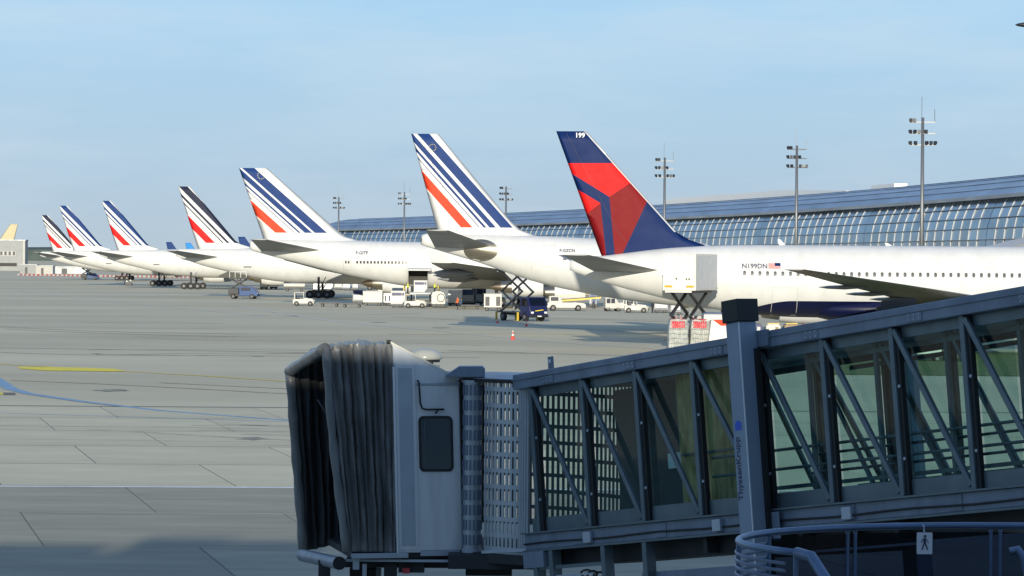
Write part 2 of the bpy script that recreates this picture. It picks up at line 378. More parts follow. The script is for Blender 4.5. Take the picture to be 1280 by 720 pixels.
back = strip(((.9, 6.2), (2.2, 14.6)), 0, N - 1); back.build('inner_wall', 'facade_dark', term, world=True)
for i in range(N):
    if i in gapset: continue
    n = path[i][1]; t = Vector((-n.y, n.x, 0)); b = MB(); hw = .05
    ring = []
    for a, z in [(0, 6.2), (0, 8.6), (.08, 9.6), (.22, 10.7), (.45, 11.8), (.75, 12.8), (1.2, 13.8), (1.8, 14.75)]:
        c = tp(i, a - .10, z); ring.append([c + t * hw, c - t * hw, c - t * hw + n * .12, c + t * hw + n * .12])
    b.loft(ring); b.build('facade_rib', 'rib_white', term, world=True)
for (a, z) in GP[1:6]:
    b = MB(); b.tube([tp(i, a - .08, z) for i in range(0, N)], .055, 6); b.build('glazing_bar', 'facade_dark', term, world=True)
# pale roof monitor on the crest
b = MB(); i0, i1 = 46, 74
rg = []
for i in range(i0, i1):
    h = 1.15 * min(1, (i - i0) / 9) * (1 if i < i1 - 2 else .8) + .12
    rg.append([tp(i, 11.5, 18.0), tp(i, 11.5, 18.35 + h * .9), tp(i, 18, 18.35 + h), tp(i, 18, 17.7)])
b.loft(rg); b.build('roof_monitor', 'roof_white', term, world=True)
b = MB(); b.loft([[tp(i, 11.9, 18.0), tp(i, 11.9, 19.0), tp(i, 14, 19.0), tp(i, 14, 18.0)] for i in range(40, 44)]); b.build('roof_unit', 'roof_white', term, world=True)
# boarding bridges against the vault, seen above the near fuselage
def gate_bridge(i, ln, label):
    c = tp(i, 0, 0); n = path[i][1]; t = Vector((-n.y, n.x, 0))
    g = thing('boarding_bridge', label, 'jet bridge', tuple(c), 0, 'boarding bridges docked along the terminal')
    p0 = tp(i, -.6, 8.0); p1 = p0 - n * 9 - t * ln + Vector((0, 0, -1.6))
    b = MB(); b.bar(p0, p1, 2.8, 2.6); b.build('tunnel', 'facade_glass', g, world=True)
    b = MB(); b.bar(p0 + Vector((0, 0, 1.45)), p1 + Vector((0, 0, 1.45)), 3.1, .28); b.build('roof_beam', 'veh_grey', g, world=True)
    b = MB(); b.cyl((p0.x - .2, p0.y, 0), (p0.x - .2, p0.y, 9.0), 1.9, n=16); b.build('rotunda', 'wall_grey', g, world=True)
    for f in (.35, .8):
        q = p0.lerp(p1, f); b = MB(); b.cyl((q.x, q.y, 0), (q.x, q.y, q.z - 1.3), .28); b.build('support_column', 'steel_dark', g, world=True)
for i, lb in ((9, 'glazed boarding bridge at the terminal front next to the tallest light mast'), (13, 'glazed boarding bridge at the terminal front one gate past the tallest light mast')):
    gate_bridge(i, 14, lb)
# ================================================================== TERMINAL BEHIND THE VIEWER (casts the foreground shade)
tb = thing('near_terminal', 'concrete terminal block standing behind the viewing gallery', 'building', (8, -12, 0))
TS = math.tan(R(SUN_EL)) / math.cos(R(SUN_AZ)); TA = math.tan(R(SUN_AZ))
H1 = 4.92 + 60 * TS; XL = -4.45 - TA * 62; H0 = 74.5 * TS       # roof heights that put the shade where it falls on the apron
b = MB(); b.box(XL, 60, -30, -3, 0, H1); b.build('main_block', 'wall_grey', tb, world=True)
b = MB(); b.box(-90, XL - .02, -30, -3, 0, H0); b.build('side_block', 'wall_grey', tb, world=True)
for x0, x1, h in ((-4.9, -2.7, .9), (-2.6, -.3, .75), (-8, -5.3, .45), (-13, -11.5, .3)):
    b = MB(); b.box(XL + x0, XL + x1, -8, -3.2, H0 - .05, H0 + h); b.build('roof_unit', 'wall_grey', tb, world=True)
b = MB(); b.box(-9, 58, -2.98, -2.9, 3.2, 6.0); b.build('window_band', 'cab_glass', tb, world=True)
# ================================================================== LIGHT MASTS
def make_mast():
    g = thing('light_mast', 'x', 'light mast'); H = 22.0
    b = MB(); b.cyl((0, 0, 0), (0, 0, H), .28, .16, 12); b.build('pole', 'mast_grey', g, smooth=True)
    b = MB(); b.box(-.6, .6, -.6, .6, 0, .35); b.build('footing', 'wall_grey', g)
    lamp = None
    for k, (z, x0, x1, ls) in enumerate(((21.5, -1.35, 1.3, (-1.25, -.85)), (20.3, -1.35, 1.35, (-1.3, -.8, -.35, .35)), (19.1, -1.3, 1.45, (-1.3, -.75, .45, .9, 1.35)))):
        b = MB(); b.box(x0, x1, -.07, .07, z - .07, z + .07); b.build('crossarm', 'mast_grey', g)
        for x in ls:
            if lamp is None:
                b = MB(); b.prism([(-.28, .02), (.16, .12), (.22, .55), (-.20, .62)], lambda a, c: (-.23, a, c), lambda a, c: (.23, a, c)); lamp = b.build('floodlight', 'lamp_black', g); lamp.data.transform(Matrix.Scale(.66, 4)); lamp.location = (x, -.12, z); lamp.rotation_euler = (0, 0, random.uniform(-.5, .5))
            else: inst(lamp, 'floodlight', g, (x, -.12, z), (0, 0, random.uniform(-.6, .6)))
    b = MB(); b.cyl((1.25, 0, 21.5), (1.25, 0, 22.9), .035, n=6); b.build('aerial', 'mast_grey', g)
    b = MB(); b.cyl((-.1, 0, 22), (-.1, 0, 24.2), .03, n=6); b.build('lightning_rod', 'mast_grey', g)
    return g
mast = make_mast()
ML = [(1152, 147, 'tallest light mast, floodlights on three arms, above the roof at its highest part'),
      (995, 182, 'light mast with floodlights rising behind the flag and registration N199DN'),
      (830, 197, 'light mast rising behind the leading edge of the red and navy fin'),
      (632, 233, 'light mast between the dark-red finned jet and the nearest striped fin'),
      (505, 240, 'light mast above the roof beside the striped fin of airliner F-GITF, tailcone below it'),
      (423, 246, 'light mast rising from behind the leading edge of F-GITF striped fin')]
for k, (px, py, lb) in enumerate(ML):
    o = mast if k == 0 else copy_tree(mast)
    hor = 325 + (px - 640) * ROLL; d = F * 15.4 / (hor - py); p = at(px, hor, d)
    o.location = (p.x, p.y, 0); o['label'] = lb; o['group'] = 'light masts along the apron'; o.rotation_euler = (0, 0, random.uniform(-.25, .25))
# lamp head reaching in at the upper right corner
g = thing('street_lamp', 'dark slender lamp head on a bent arm against the sky', 'street lamp'); p = at(1269, 31, 62); q = at(1330, 34, 62)
g.location = (q.x + .4, q.y, 0)
b = MB(); b.loft([[p + Vector((t, math.cos(a) * r, math.sin(a) * r * .55 + .01 * t)) for a in [2 * math.pi * i / 10 for i in range(10)]] for t, r in ((0, .01), (.05, .05), (.16, .085), (.4, .10), (.62, .07), (.7, .03))]); b.build('lamp_head', 'lamp_black', g, smooth=True, world=True)
b = MB(); b.tube([p + Vector((.6, 0, 0)), p + Vector((1.1, 0, -.05)), (q.x + .4, q.y, q.z - .6), (q.x + .4, q.y, 0)], .045, 8); b.build('pole', 'mast_grey', g, world=True)
# ================================================================== FAR LEFT: hangar, sheds, barriers, parked cars
p0 = at(-160, 338, 1480); p1 = at(31, 338, 1480)
hg = thing('hangar', 'grey flat-roofed hangar with a strip of four windows', 'building', (p1.x, p1.y, 0))
b = MB(); b.box(p0.x, p1.x, p1.y, p1.y + 9, 0, 13.9); b.build('wall', 'wall_grey', hg, world=True)
b = MB(); b.box(p0.x, p1.x + .3, p1.y - .3, p1.y + 9, 13.9, 14.4); b.build('roof_edge', 'roof_grey', hg, world=True)
b = MB(); b.box(p1.x - .9, p1.x + .06, p1.y - .08, p1.y, 0, 13.9); b.build('corner_post', 'wall_pale', hg, world=True)
x0 = at(-1, 315, 1480).x; x1 = at(20, 315, 1480).x
b = MB(); b.box(x0, x1, p1.y - .12, p1.y, 6.9, 9.1); b.build('window_surround', 'wall_pale', hg, world=True)
for k in range(4):
    xa = x0 + .5 + k * 1.95; b = MB(); b.box(xa, xa + 1.0, p1.y - .2, p1.y - .13, 7.2, 8.9); b.build('window', 'window_dark', hg, world=True)
b = MB(); b.box(x0, x1 + .4, p1.y - .15, p1.y, 2.1, 3.6); b.build('door_opening', 'hold_dark', hg, world=True)
for px0, px1, yt, d, ma, lb in ((25, 46, 331, 1240, 'wall_grey', 'low grey shed beside the hangar'), (45, 66, 332.5, 1225, 'wall_pale', 'low pale cabin beside the grey shed'), (64, 108, 333.5, 1250, 'roof_grey', 'long grey low shed behind the red and white barriers')):
    a = at(px0, yt, d); c = at(px1, yt, d); h = a.z; s = thing('shed', lb, 'shed', ((a.x + c.x) / 2, d, 0))
    b = MB(); b.box(a.x, c.x, d, d + 6, 0, h); b.build('wall', ma, s, world=True)
    b = MB(); b.box(a.x - .2, c.x + .2, d - .25, d + 6.2, h, h + .25); b.build('roof', 'roof_grey', s, world=True)
    w = c.x - a.x; b = MB(); b.box(a.x + w * .3, a.x + w * .45, d - .06, d - .01, 0, h * .75); b.build('door', 'steel_dark', s, world=True)
b = MB(); b.prism([(0, 0), (.5, 0), (.36, .35), (.33, .6), (.17, .6), (.14, .35)], lambda a, c: (-.66, a - .25, c), lambda a, c: (.66, a - .25, c))
bar_r = b.mesh('barrier_red', 'barrier_red'); bar_w = b.mesh('barrier_white', 'veh_white')
for k in range(112):
    t = k / 111; px = 24 + t * 300; q = gp(px, 344.3 + t * 4.6); dirx = math.atan2(gp(324, 348.9).y - gp(24, 344.3).y, gp(324, 348.9).x - gp(24, 344.3).x)
    o = bpy.data.objects.new('plastic_barrier', bar_r if k % 2 else bar_w); COL.objects.link(o); o.location = (q.x, q.y, 0); o.rotation_euler = (0, 0, dirx); o.scale = (1.25, 1, 1)
    tag(o, 'red plastic road barrier in the long alternating row' if k % 2 else 'white plastic road barrier in the long alternating row', 'barrier', 'red barriers at the apron edge' if k % 2 else 'white barriers at the apron edge')
def make_car():
    g = thing('parked_car', 'x', 'car')
    b = MB(); b.loft([[(x, s * w, z) for s, z in ((-1, z0), (1, z0), (1, z1), (-1, z1))] for x, w, z0, z1 in ((-2.1, .75, .4, .75), (-1.9, .85, .25, .9), (1.4, .85, .25, .85), (2.0, .75, .3, .65))]); b.build('body', 'veh_white', g)
    b = MB(); b.loft([[(x, s * w, z) for s, z in ((-1, .86), (1, .86), (1, z1), (-1, z1))] for x, w, z1 in ((-1.7, .7, .95), (-1.2, .66, 1.42), (.3, .66, 1.45), (1.0, .72, .92))]); b.build('cabin', 'window_dark', g)
    for x in (-1.3, 1.3):
        for s in (-1, 1): b = MB(); b.cyl((x, s * .65, .31), (x, s * .86, .31), .31); b.build('wheel', 'rubber', g)
    return g
car = make_car()
for k, (px, py, bl) in enumerate(((52, 337.2, 0), (60, 337, 0), (69, 336.8, 0), (77, 336.6, 0), (86, 336.6, 0), (95, 336.5, 0), (103, 336.8, 0))):
    o = car if k == 0 else copy_tree(car); q = gp(px, py); o.location = (q.x, q.y, 0); o.rotation_euler = (0, 0, random.uniform(-.1, .1)); tag(o, 'small white car parked in the far row behind the barriers', 'car', 'cars parked behind the barriers')
# low far tree line and rise on the horizon
b = MB(); vs = []; fs = []; n = 120
for i in range(n + 1):
    x = -2600 + i * 43; h = 11 + 6 * math.sin(i * .35) + 5 * math.sin(i * .9 + 1) + random.uniform(0, 4); vs += [(x, 5200, -1), (x, 5215, h * .8), (x, 5260, h)]
for i in range(n): fs += [(3 * i, 3 * i + 3, 3 * i + 4, 3 * i + 1), (3 * i + 1, 3 * i + 4, 3 * i + 5, 3 * i + 2)]
mat('far_trees', (.075, .10, .085), .95, var=.4, scale=.05)
b.add(vs, fs); tag(b.build('far_treeline', 'far_trees'), 'low far tree line along the horizon', 'trees', kind='stuff')
# ================================================================== AIRLINERS (local: +x nose, -y side to the viewer, tail cone tip at x=0)
def fus_at(st, x): return interp(st, x)            # -> zc, rz, ry
def skin_y(st, x, z, eps=.02):
    zc, rz, ry = fus_at(st, x); t = max(-.98, min(.98, (z - zc) / rz)); return -ry * math.sqrt(1 - t * t) - eps
def smooth_stations(st, n=70):
    xs = [st[0][0] + (st[-1][0] - st[0][0]) * i / n for i in range(n + 1)] + [s[0] for s in st]; xs = sorted(set(round(x, 3) for x in xs)); out = []
    for x in xs:                                     # small box filter keeps the taper curves fair
        w = min(1.6, x - st[0][0], st[-1][0] - x); acc = [0, 0, 0]
        for k in range(-4, 5):
            v = interp(st, x + w * k / 4)
            for j in range(3): acc[j] += v[j] / 9
        out.append((x, *acc))
    return out
def fuselage(g, st, ma, seg=40):
    b = MB(); rings = []
    for x, zc, rz, ry in st: rings.append([(x, ry * math.sin(2 * math.pi * k / seg), zc + rz * math.cos(2 * math.pi * k / seg)) for k in range(seg)])
    b.loft(rings); return b.build('fuselage', ma, g, smooth=True)
def foil(xle, xte, y, z, t, n=9, vert=False):
    pts = []
    for k in range(n): u = k / (n - 1); pts.append((u, 1))
    for k in range(n - 2, 0, -1): u = k / (n - 1); pts.append((u, -1))
    out = []
    for u, s in pts:
        th = t * 2.6 * (.2969 * math.sqrt(u) - .126 * u - .3516 * u * u + .2843 * u ** 3 - .1036 * u ** 4) / .52
        x = xle + (xte - xle) * u
        out.append((x, y + s * th, z) if vert else (x, y, z + s * th))
    return out
def wing(g, name, secs, side, ma='wing_grey', n=9):
    """secs: (span, xle, xte, z, half thickness)"""
    rings = []
    for a, c in zip(secs, secs[1:]):
        for k in range(4): t = k / 4; v = [lerp(p, q, t) for p, q in zip(a, c)]; rings.append(foil(v[1], v[2], side * v[0], v[3], v[4], n))
    v = secs[-1]; rings.append(foil(v[1], v[2], side * v[0], v[3], v[4], n))
    b = MB(); b.loft(rings); return b.build(name, ma, g, smooth=35)
def fin(g, te, le, ht, cuts, classify, mats, nz=12, nc=11, hinge=True):
    """te, le: [(z, x)] from tip down; cuts: 2D lines ((x,z),(x,z)); classify(x,z)->material index"""
    te = sorted(te); le = sorted(le); z0, z1 = te[0][0], te[-1][0]; bm = bmesh.new(); rings = []
    zs = sorted(set([lerp(z0, z1, k / nz) for k in range(nz + 1)] + [z for z, _ in le if z0 < z < z1]))
    for z in zs:
        xt = interp(te, z)[0]; xl = interp(le, z)[0]; t = lerp(ht, ht * .4, (z - z0) / (z1 - z0))
        rings.append([bm.verts.new(p) for p in foil(xl, xt, 0, z, t, nc, True)])
    n = len(rings[0])
    for r, s in zip(rings, rings[1:]):
        for i in range(n): j = (i + 1) % n; bm.faces.new((r[i], r[j], s[j], s[i]))
    bm.faces.new(rings[-1]); bm.faces.new(list(reversed(rings[0])))
    for (ax, az), (bx, bz) in cuts:
        no = Vector((-(bz - az), 0, bx - ax))
        if no.length < 1e-6: continue
        bmesh.ops.bisect_plane(bm, geom=bm.verts[:] + bm.edges[:] + bm.faces[:], plane_co=Vector((ax, 0, az)), plane_no=no.normalized(), dist=1e-4)
    bmesh.ops.recalc_face_normals(bm, faces=bm.faces)
    for f in bm.faces: c = f.calc_center_median(); f.material_index = classify(c.x, c.z); f.smooth = len(f.verts) < 7
    me = bpy.data.meshes.new('fin'); bm.to_mesh(me); bm.free()
    for mm in mats: me.materials.append(MATS[mm])
    o = bpy.data.objects.new('fin', me); COL.objects.link(o); o.parent = g
    if hinge:                                                      # rudder hinge gap on both faces
        for sd in (-1, 1):
            b = MB(); vs = []; zz = [lerp(z0 + (z1 - z0) * .16, z1 - .15, k / 14) for k in range(15)]
            for z in zz:
                xt = interp(te, z)[0]; xl = interp(le, z)[0]; xl = min(xl, xt + 9); t = lerp(ht, ht * .4, (z - z0) / (z1 - z0)); xl0 = interp(le, z)[0]; u = .70; xx = xl0 + (xt - xl0) * u
                th = t * 2.6 * (.2969 * math.sqrt(u) - .126 * u - .3516 * u * u + .2843 * u ** 3 - .1036 * u ** 4) / .52 + .012
                vs += [(xx - .011, sd * th, z), (xx + .011, sd * th, z)]
            b.add(vs, [(2 * k, 2 * k + 1, 2 * k + 3, 2 * k + 2) for k in range(14)]); b.build('rudder_gap', 'hinge_gap', g)
    return o
def inpoly(x, z, P):
    c = False; j = len(P) - 1
    for i in range(len(P)):
        if (P[i][1] > z) != (P[j][1] > z) and x < (P[j][0] - P[i][0]) * (z - P[i][1]) / (P[j][1] - P[i][1]) + P[i][0]: c = not c
        j = i
    return c
def decal(g, name, st, polys, ma, eps=.02):
    """small flat patches in (x,z) laid on the near side of the fuselage"""
    b = MB()
    for P in polys: b.add([(x, skin_y(st, x, z, eps), z) for x, z in P], [tuple(range(len(P)))])
    return b.build(name, ma, g)
def frame_decal(g, name, st, x0, x1, z0, z1, w, ma='seam', n=8):
    P = []
    zs = [lerp(z0, z1, k / n) for k in range(n + 1)]
    for a, c in zip(zs, zs[1:]):
        P += [[(x0, a), (x0 + w, a), (x0 + w, c), (x0, c)], [(x1 - w, a), (x1, a), (x1, c), (x1 - w, c)]]
    P += [[(x0, z0), (x1, z0), (x1, z0 + w), (x0, z0 + w)], [(x0, z1 - w), (x1, z1 - w), (x1, z1), (x0, z1)]]
    return decal(g, name, st, P, ma)
def letters(g, name, st, txt, x, z, size, ma='lettering_navy', bold=.01):
    vs, fs = text_mesh(txt, size, bold); b = MB(); b.add([(x + a, skin_y(st, x + a, z + c, .03), z + c) for a, c in vs], fs); return b.build(name, ma, g)
def engine(g, x, y, z, r, ln, pylon=None):
    ring = lambda xx, rr: [(xx, y + rr * math.sin(2 * math.pi * k / 20), z + rr * math.cos(2 * math.pi * k / 20)) for k in range(20)]
    b = MB(); b.loft([ring(x + ln, r * .82), ring(x + ln + .12, r * .93), ring(x + ln * .8, r), ring(x + ln * .45, r * .99), ring(x + ln * .18, r * .86), ring(x + ln * .18, r * .8)], True, True); e = b.build('engine', 'paint_white', g, smooth=50)
    b = MB(); b.loft([ring(x + ln * .2, r * .70), ring(x, r * .62), ring(x - ln * .12, r * .55)], True, True); b.build('fan_nozzle', 'bare_metal', e, smooth=50)
    b = MB(); b.loft([ring(x, r * .5), ring(x - ln * .28, r * .36), ring(x - ln * .45, r * .08)], True, True); b.build('exhaust_cone', 'hot_metal', e, smooth=50)
    b = MB(); b.loft([ring(x + ln + .125, r * .78), ring(x + ln + .13, .1)], True, True); b.build('fan', 'steel_dark', e)
    if pylon:
        b = MB(); b.prism([(x + ln * .1, z + r * .7), (x + ln * .7, z + r * .9), (x + ln * 1.0, pylon), (x - ln * .05, pylon)], lambda a, c: (a, y - .22, c), lambda a, c: (a, y + .22, c)); b.build('pylon', 'wing_grey', e)
    return e
def gear(g, x, y, rows, top, name='main_gear', r=.62):
    b = MB(); b.cyl((x, y, r), (x, y, top), .2, n=10); b.cyl((x - rows * .55, y, r), (x + rows * .55, y, r), .12, n=8)
    b.bar((x + 1.2, y, top), (x + .1, y, r + .8), .12, .12); e = b.build(name, 'steel_dark', g)
    w = None
    for k in range(rows):
        for s in (-1, 1):
            xx = x + (k - (rows - 1) / 2) * 1.42
            if w is None:
                bb = MB(); bb.cyl((0, -.22, 0), (0, .22, 0), r, n=16); bb.cyl((0, -.235, 0), (0, .235, 0), r * .42, n=10, mi=1); w = bb.build('wheel', ['rubber', 'wheel_grey'], e, smooth=40); w.location = (xx, y + s * .58, r)
            else: inst(w, 'wheel', e, (xx, y + s * .58, r))
    return e
def antenna(g, st, x, h=.5):
    zc, rz, ry = fus_at(st, x); b = MB(); b.prism([(0, -.05), (.5, -.05), (.05, h), (-.15, h)], lambda a, c: (x + a, -.04, zc + rz + c), lambda a, c: (x + a, .04, zc + rz + c)); b.build('aerial_blade', 'paint_white', g)
def af_fin(g, te, le, ht, slope, bands, red, zbot, xt, zt, blue, red_m='paint_orange_red'):
    q = lambda x, z: (x - xt) - slope * (zt - z)
    cuts = []
    for a, c in bands + [red]:
        for v in (a, c): cuts.append(((xt + v, zt), (xt + v + slope * 10, zt - 10)))
    cuts.append(((-20, zbot), (30, zbot)))
    def cl(x, z):
        if z < zbot: return 0
        v = q(x, z)
        if red[0] < v < red[1]: return 2
        return 1 if any(a < v < c for a, c in bands) else 0
    return fin(g, te, le, ht, cuts, cl, ['paint_white', blue, red_m])
def star_ring(g, x, z, y, r):
    b = MB()
    for k in range(12):
        a = 2 * math.pi * k / 12; cx, cz = x + r * math.cos(a), z + r * math.sin(a); rr = r * .15
        b.add([(cx + rr * math.sin(i * math.pi / 2.5 * 1), y, cz + rr * math.cos(i * math.pi / 2.5)) for i in range(5)], [(0, 1, 2, 3, 4)])
    return tag(b.build('star_ring', 'paint_gold', g), kind='stuff')
STRIPED = 'airliners with striped fins'
# ---------------------------------------------------------------- twin jet with red and navy fin (registration N199DN)
def n199():
    d = 238.0; s = F / d; p = at(712, 333, d)
    g = thing('airliner', 'white twin-jet airliner N199DN with navy belly and red and navy fin', 'airliner', (p.x, d, 0))
    st = smooth_stations([(0, 6.25, .36, .33), (.5, 6.2, .55, .5), (2.9, 5.92, 1.08, .98), (7, 5.70, 1.88, 1.75), (11.2, 5.38, 2.44, 2.25), (15, 5.2, 2.66, 2.46), (18, 5.16, 2.69, 2.51), (46, 5.16, 2.69, 2.51), (50, 5.0, 2.45, 2.3), (53, 4.75, 1.7, 1.6), (54.4, 4.6, .8, .75), (54.9, 4.55, .15, .15)], 80)
    m2 = MATS['paint_white'].copy(); m2.name = 'paint_white_navy_belly'; t = m2.node_tree; bs = t.nodes['Principled BSDF']; src = bs.inputs['Base Color'].links[0].from_socket
    tc = t.nodes.new('ShaderNodeTexCoord'); sp = t.nodes.new('ShaderNodeSeparateXYZ'); t.links.new(tc.outputs['Object'], sp.inputs[0])
    mr = t.nodes.new('ShaderNodeMapRange'); mr.interpolation_type = 'SMOOTHSTEP'; mr.inputs[1].default_value = 8.8; mr.inputs[2].default_value = 16.5; mr.inputs[3].default_value = 2.1; mr.inputs[4].default_value = 3.72
    lt = t.nodes.new('ShaderNodeMath'); lt.operation = 'LESS_THAN'; t.links.new(sp.outputs[0], mr.inputs[0]); t.links.new(sp.outputs[2], lt.inputs[0]); t.links.new(mr.outputs[0], lt.inputs[1])
    mx = t.nodes.new('ShaderNodeMixRGB'); mx.inputs[2].default_value = (.003, .006, .036, 1); t.links.new(lt.outputs[0], mx.inputs[0]); t.links.new(src, mx.inputs[1]); t.links.new(mx.outputs[0], bs.inputs['Base Color'])
    fuselage(g, st, m2, 48)
    X = lambda px: (px - 712) / s
    Z = lambda px, py: 6.6 + (325 + (px - 640) * ROLL - py) / s
    Q = lambda px, py: (X(px), Z(px, py))
    te = [(Z(694, 164), X(694)), (Z(752, 321), X(752)), (6.4, X(756))]
    le = [(Z(731, 164), X(732)), (Z(845, 290), X(845)), (Z(860, 300), X(862)), (Z(873, 306), X(880)), (7.3, X(890)), (6.4, X(895))]
    navy = 1; P = {
        2: [[Q(700, 204), Q(770, 204), Q(796, 222.5), Q(761, 246), Q(712.5, 216), Q(690, 202)], [Q(690, 218), Q(720, 236), Q(750, 254), Q(734, 266), Q(715, 280)]],
        3: [[Q(715, 280), Q(734, 266), Q(750, 254), Q(758.7, 330), Q(735, 330)], [Q(761, 246), Q(796, 222.5), Q(820, 226), Q(777, 319.5), Q(770, 335)]]}
    cuts = []
    for L_ in P.values():
        for poly in L_:
            for a, c in zip(poly, poly[1:] + poly[:1]): cuts.append((a, c))
    cuts = [c for c in cuts]
    lea, leb = Q(728.5, 164), Q(842.5, 290); cuts.append((lea, leb))
    def cl(x, z):
        if z > Z(845, 292) and (leb[0] - lea[0]) * (z - lea[1]) - (leb[1] - lea[1]) * (x - lea[0]) > 0: return 0
        for k, L_ in P.items():
            if any(inpoly(x, z, poly) for poly in L_): return k
        return 1
    fin(g, te, le, .42, cuts, cl, ['paint_white', 'paint_navy', 'paint_red', 'paint_dark_red'])
    vs, fs = text_mesh('199', .50, .012); b = MB(); x0, z0 = Q(717.5, 172); b.add([(x0 + a, -.235, z0 + c) for a, c in vs], fs); b.build('fin_number', 'paper', g)
    for sd in (-1, 1):
        wing(g, 'tailplane', [(0.3, 7.4, 1.9, 5.75, .30), (9.6, 1.2, -.75, 7.0, .09)], sd)
        wing(g, 'wing', [(1.5, 34.0, 25.3, 3.5, .7), (7.5, 28.7, 22.4, 4.28, .42), (13, 24.0, 19.2, 4.95, .28), (22.6, 15.4, 14.0, 6.1, .09)], sd)
        for y, x, z in ((6.5, 22.4, 4.05), (10.0, 20.3, 4.45), (14.0, 18.0, 4.95)):
            b = MB(); b.loft([[(x + t, sd * y + r * math.sin(a), z - .1 + r * .8 * math.cos(a)) for a in [2 * math.pi * i / 10 for i in range(10)]] for t, r in ((-.8, .03), (-.2, .14), (1.0, .2), (2.6, .05))]); b.build('flap_fairing', 'wing_grey', g, smooth=True)
        engine(g, 27.0, sd * 7.9, 2.35, 1.25, 4.6, 3.9)
        gear(g, 22.5, sd * 4.6, 2, 3.4)
    gear(g, 46.5, 0, 1, 2.8, 'nose_gear', .48)
    # wing box fairing in navy
    b = MB(); b.loft([[(x, w * math.sin(2 * math.pi * k / 20), 3.1 + h * math.cos(2 * math.pi * k / 20)) for k in range(20)] for x, w, h in ((17, .5, .3), (19.5, 2.0, .85), (23, 2.45, 1.1), (31, 2.45, 1.1), (34.5, 1.9, .8), (37, .5, .3))]); b.build('belly_fairing', 'paint_belly', g, smooth=True)
    # cabin windows, each a rounded pane with a seat of light frame
    def win(w, h): 
        P = [];  r = min(w, h) * .42
        for cx, cz, a0 in ((w / 2 - r, h / 2 - r, 0), (-w / 2 + r, h / 2 - r, 90), (-w / 2 + r, -h / 2 + r, 180), (w / 2 - r, -h / 2 + r, 270)):
            for k in range(4): a = R(a0 + 30 * k); P.append((cx + r * math.cos(a), cz + r * math.sin(a)))
        return P
    zw = 5.72; yw = skin_y(st, 25, zw, .0); b = MB(); zc, rz, ry = fus_at(st, 25)
    b.add([(a, skin_y(st, 25, zw + c, .018), zw + c) for a, c in win(.21, .33)], [tuple(range(16))]); b.add([(a, skin_y(st, 25, zw + c, .010), zw + c) for a, c in win(.28, .40)], [tuple(range(16))], 1); wm = b.mesh('cabin_window', ['window_dark', 'seam'])
    skip = {31, 33}
    for k in range(38):
        x = 12.85 + k * .562
        if x < 15 : pass
        o = bpy.data.objects.new('cabin_window', wm); COL.objects.link(o); o.parent = g
        off = skin_y(st, x, zw, 0) - skin_y(st, 25, zw, 0); o.location = (x, off - .012, (fus_at(st, x)[0] - zc) * .3)
    for x in (29.05, 31.0): frame_decal(g, 'door', st, x - .33, x + .33, 5.0, 6.35, .035)
    frame_decal(g, 'cargo_door', st, X(962), X(994), Z(980, 394), Z(980, 359), .04)
    frame_decal(g, 'door', st, X(872), X(892), 4.6, 6.6, .04)
    letters(g, 'registration', st, 'N199DN', X(924.5), Z(924, 335.2), .50)
    # flag
    fx0, fx1, fz0, fz1 = X(957.5), X(972.5), Z(965, 335.5), Z(965, 328.6); fh = (fz1 - fz0) / 7
    fl = decal(g, 'flag', st, [[(fx0, fz0), (fx1, fz0), (fx1, fz1), (fx0, fz1)]], 'paper', .024)
    decal(g, 'flag_stripes', st, [[(fx0, fz0 + k * fh), (fx1, fz0 + k * fh), (fx1, fz0 + (k + .55) * fh), (fx0, fz0 + (k + .55) * fh)] for k in range(7)], 'paint_red', .030)
    decal(g, 'flag_canton', st, [[(lerp(fx0, fx1, .52), fz0 + 3 * fh), (fx1, fz0 + 3 * fh), (fx1, fz1), (lerp(fx0, fx1, .52), fz1)]], 'paint_navy', .036)
    antenna(g, st, X(974), .42); antenna(g, st, X(1108), .22)
    for x in (7.5, 14.2, 21.0, 33.0): decal(g, 'skin_joint', st, [[(x, lerp(3.9, 7.6, k / 10)), (x + .02, lerp(3.9, 7.6, k / 10)), (x + .02, lerp(3.9, 7.6, (k + 1) / 10)), (x, lerp(3.9, 7.6, (k + 1) / 10))] for k in range(10)], 'seam', .012)
n199()
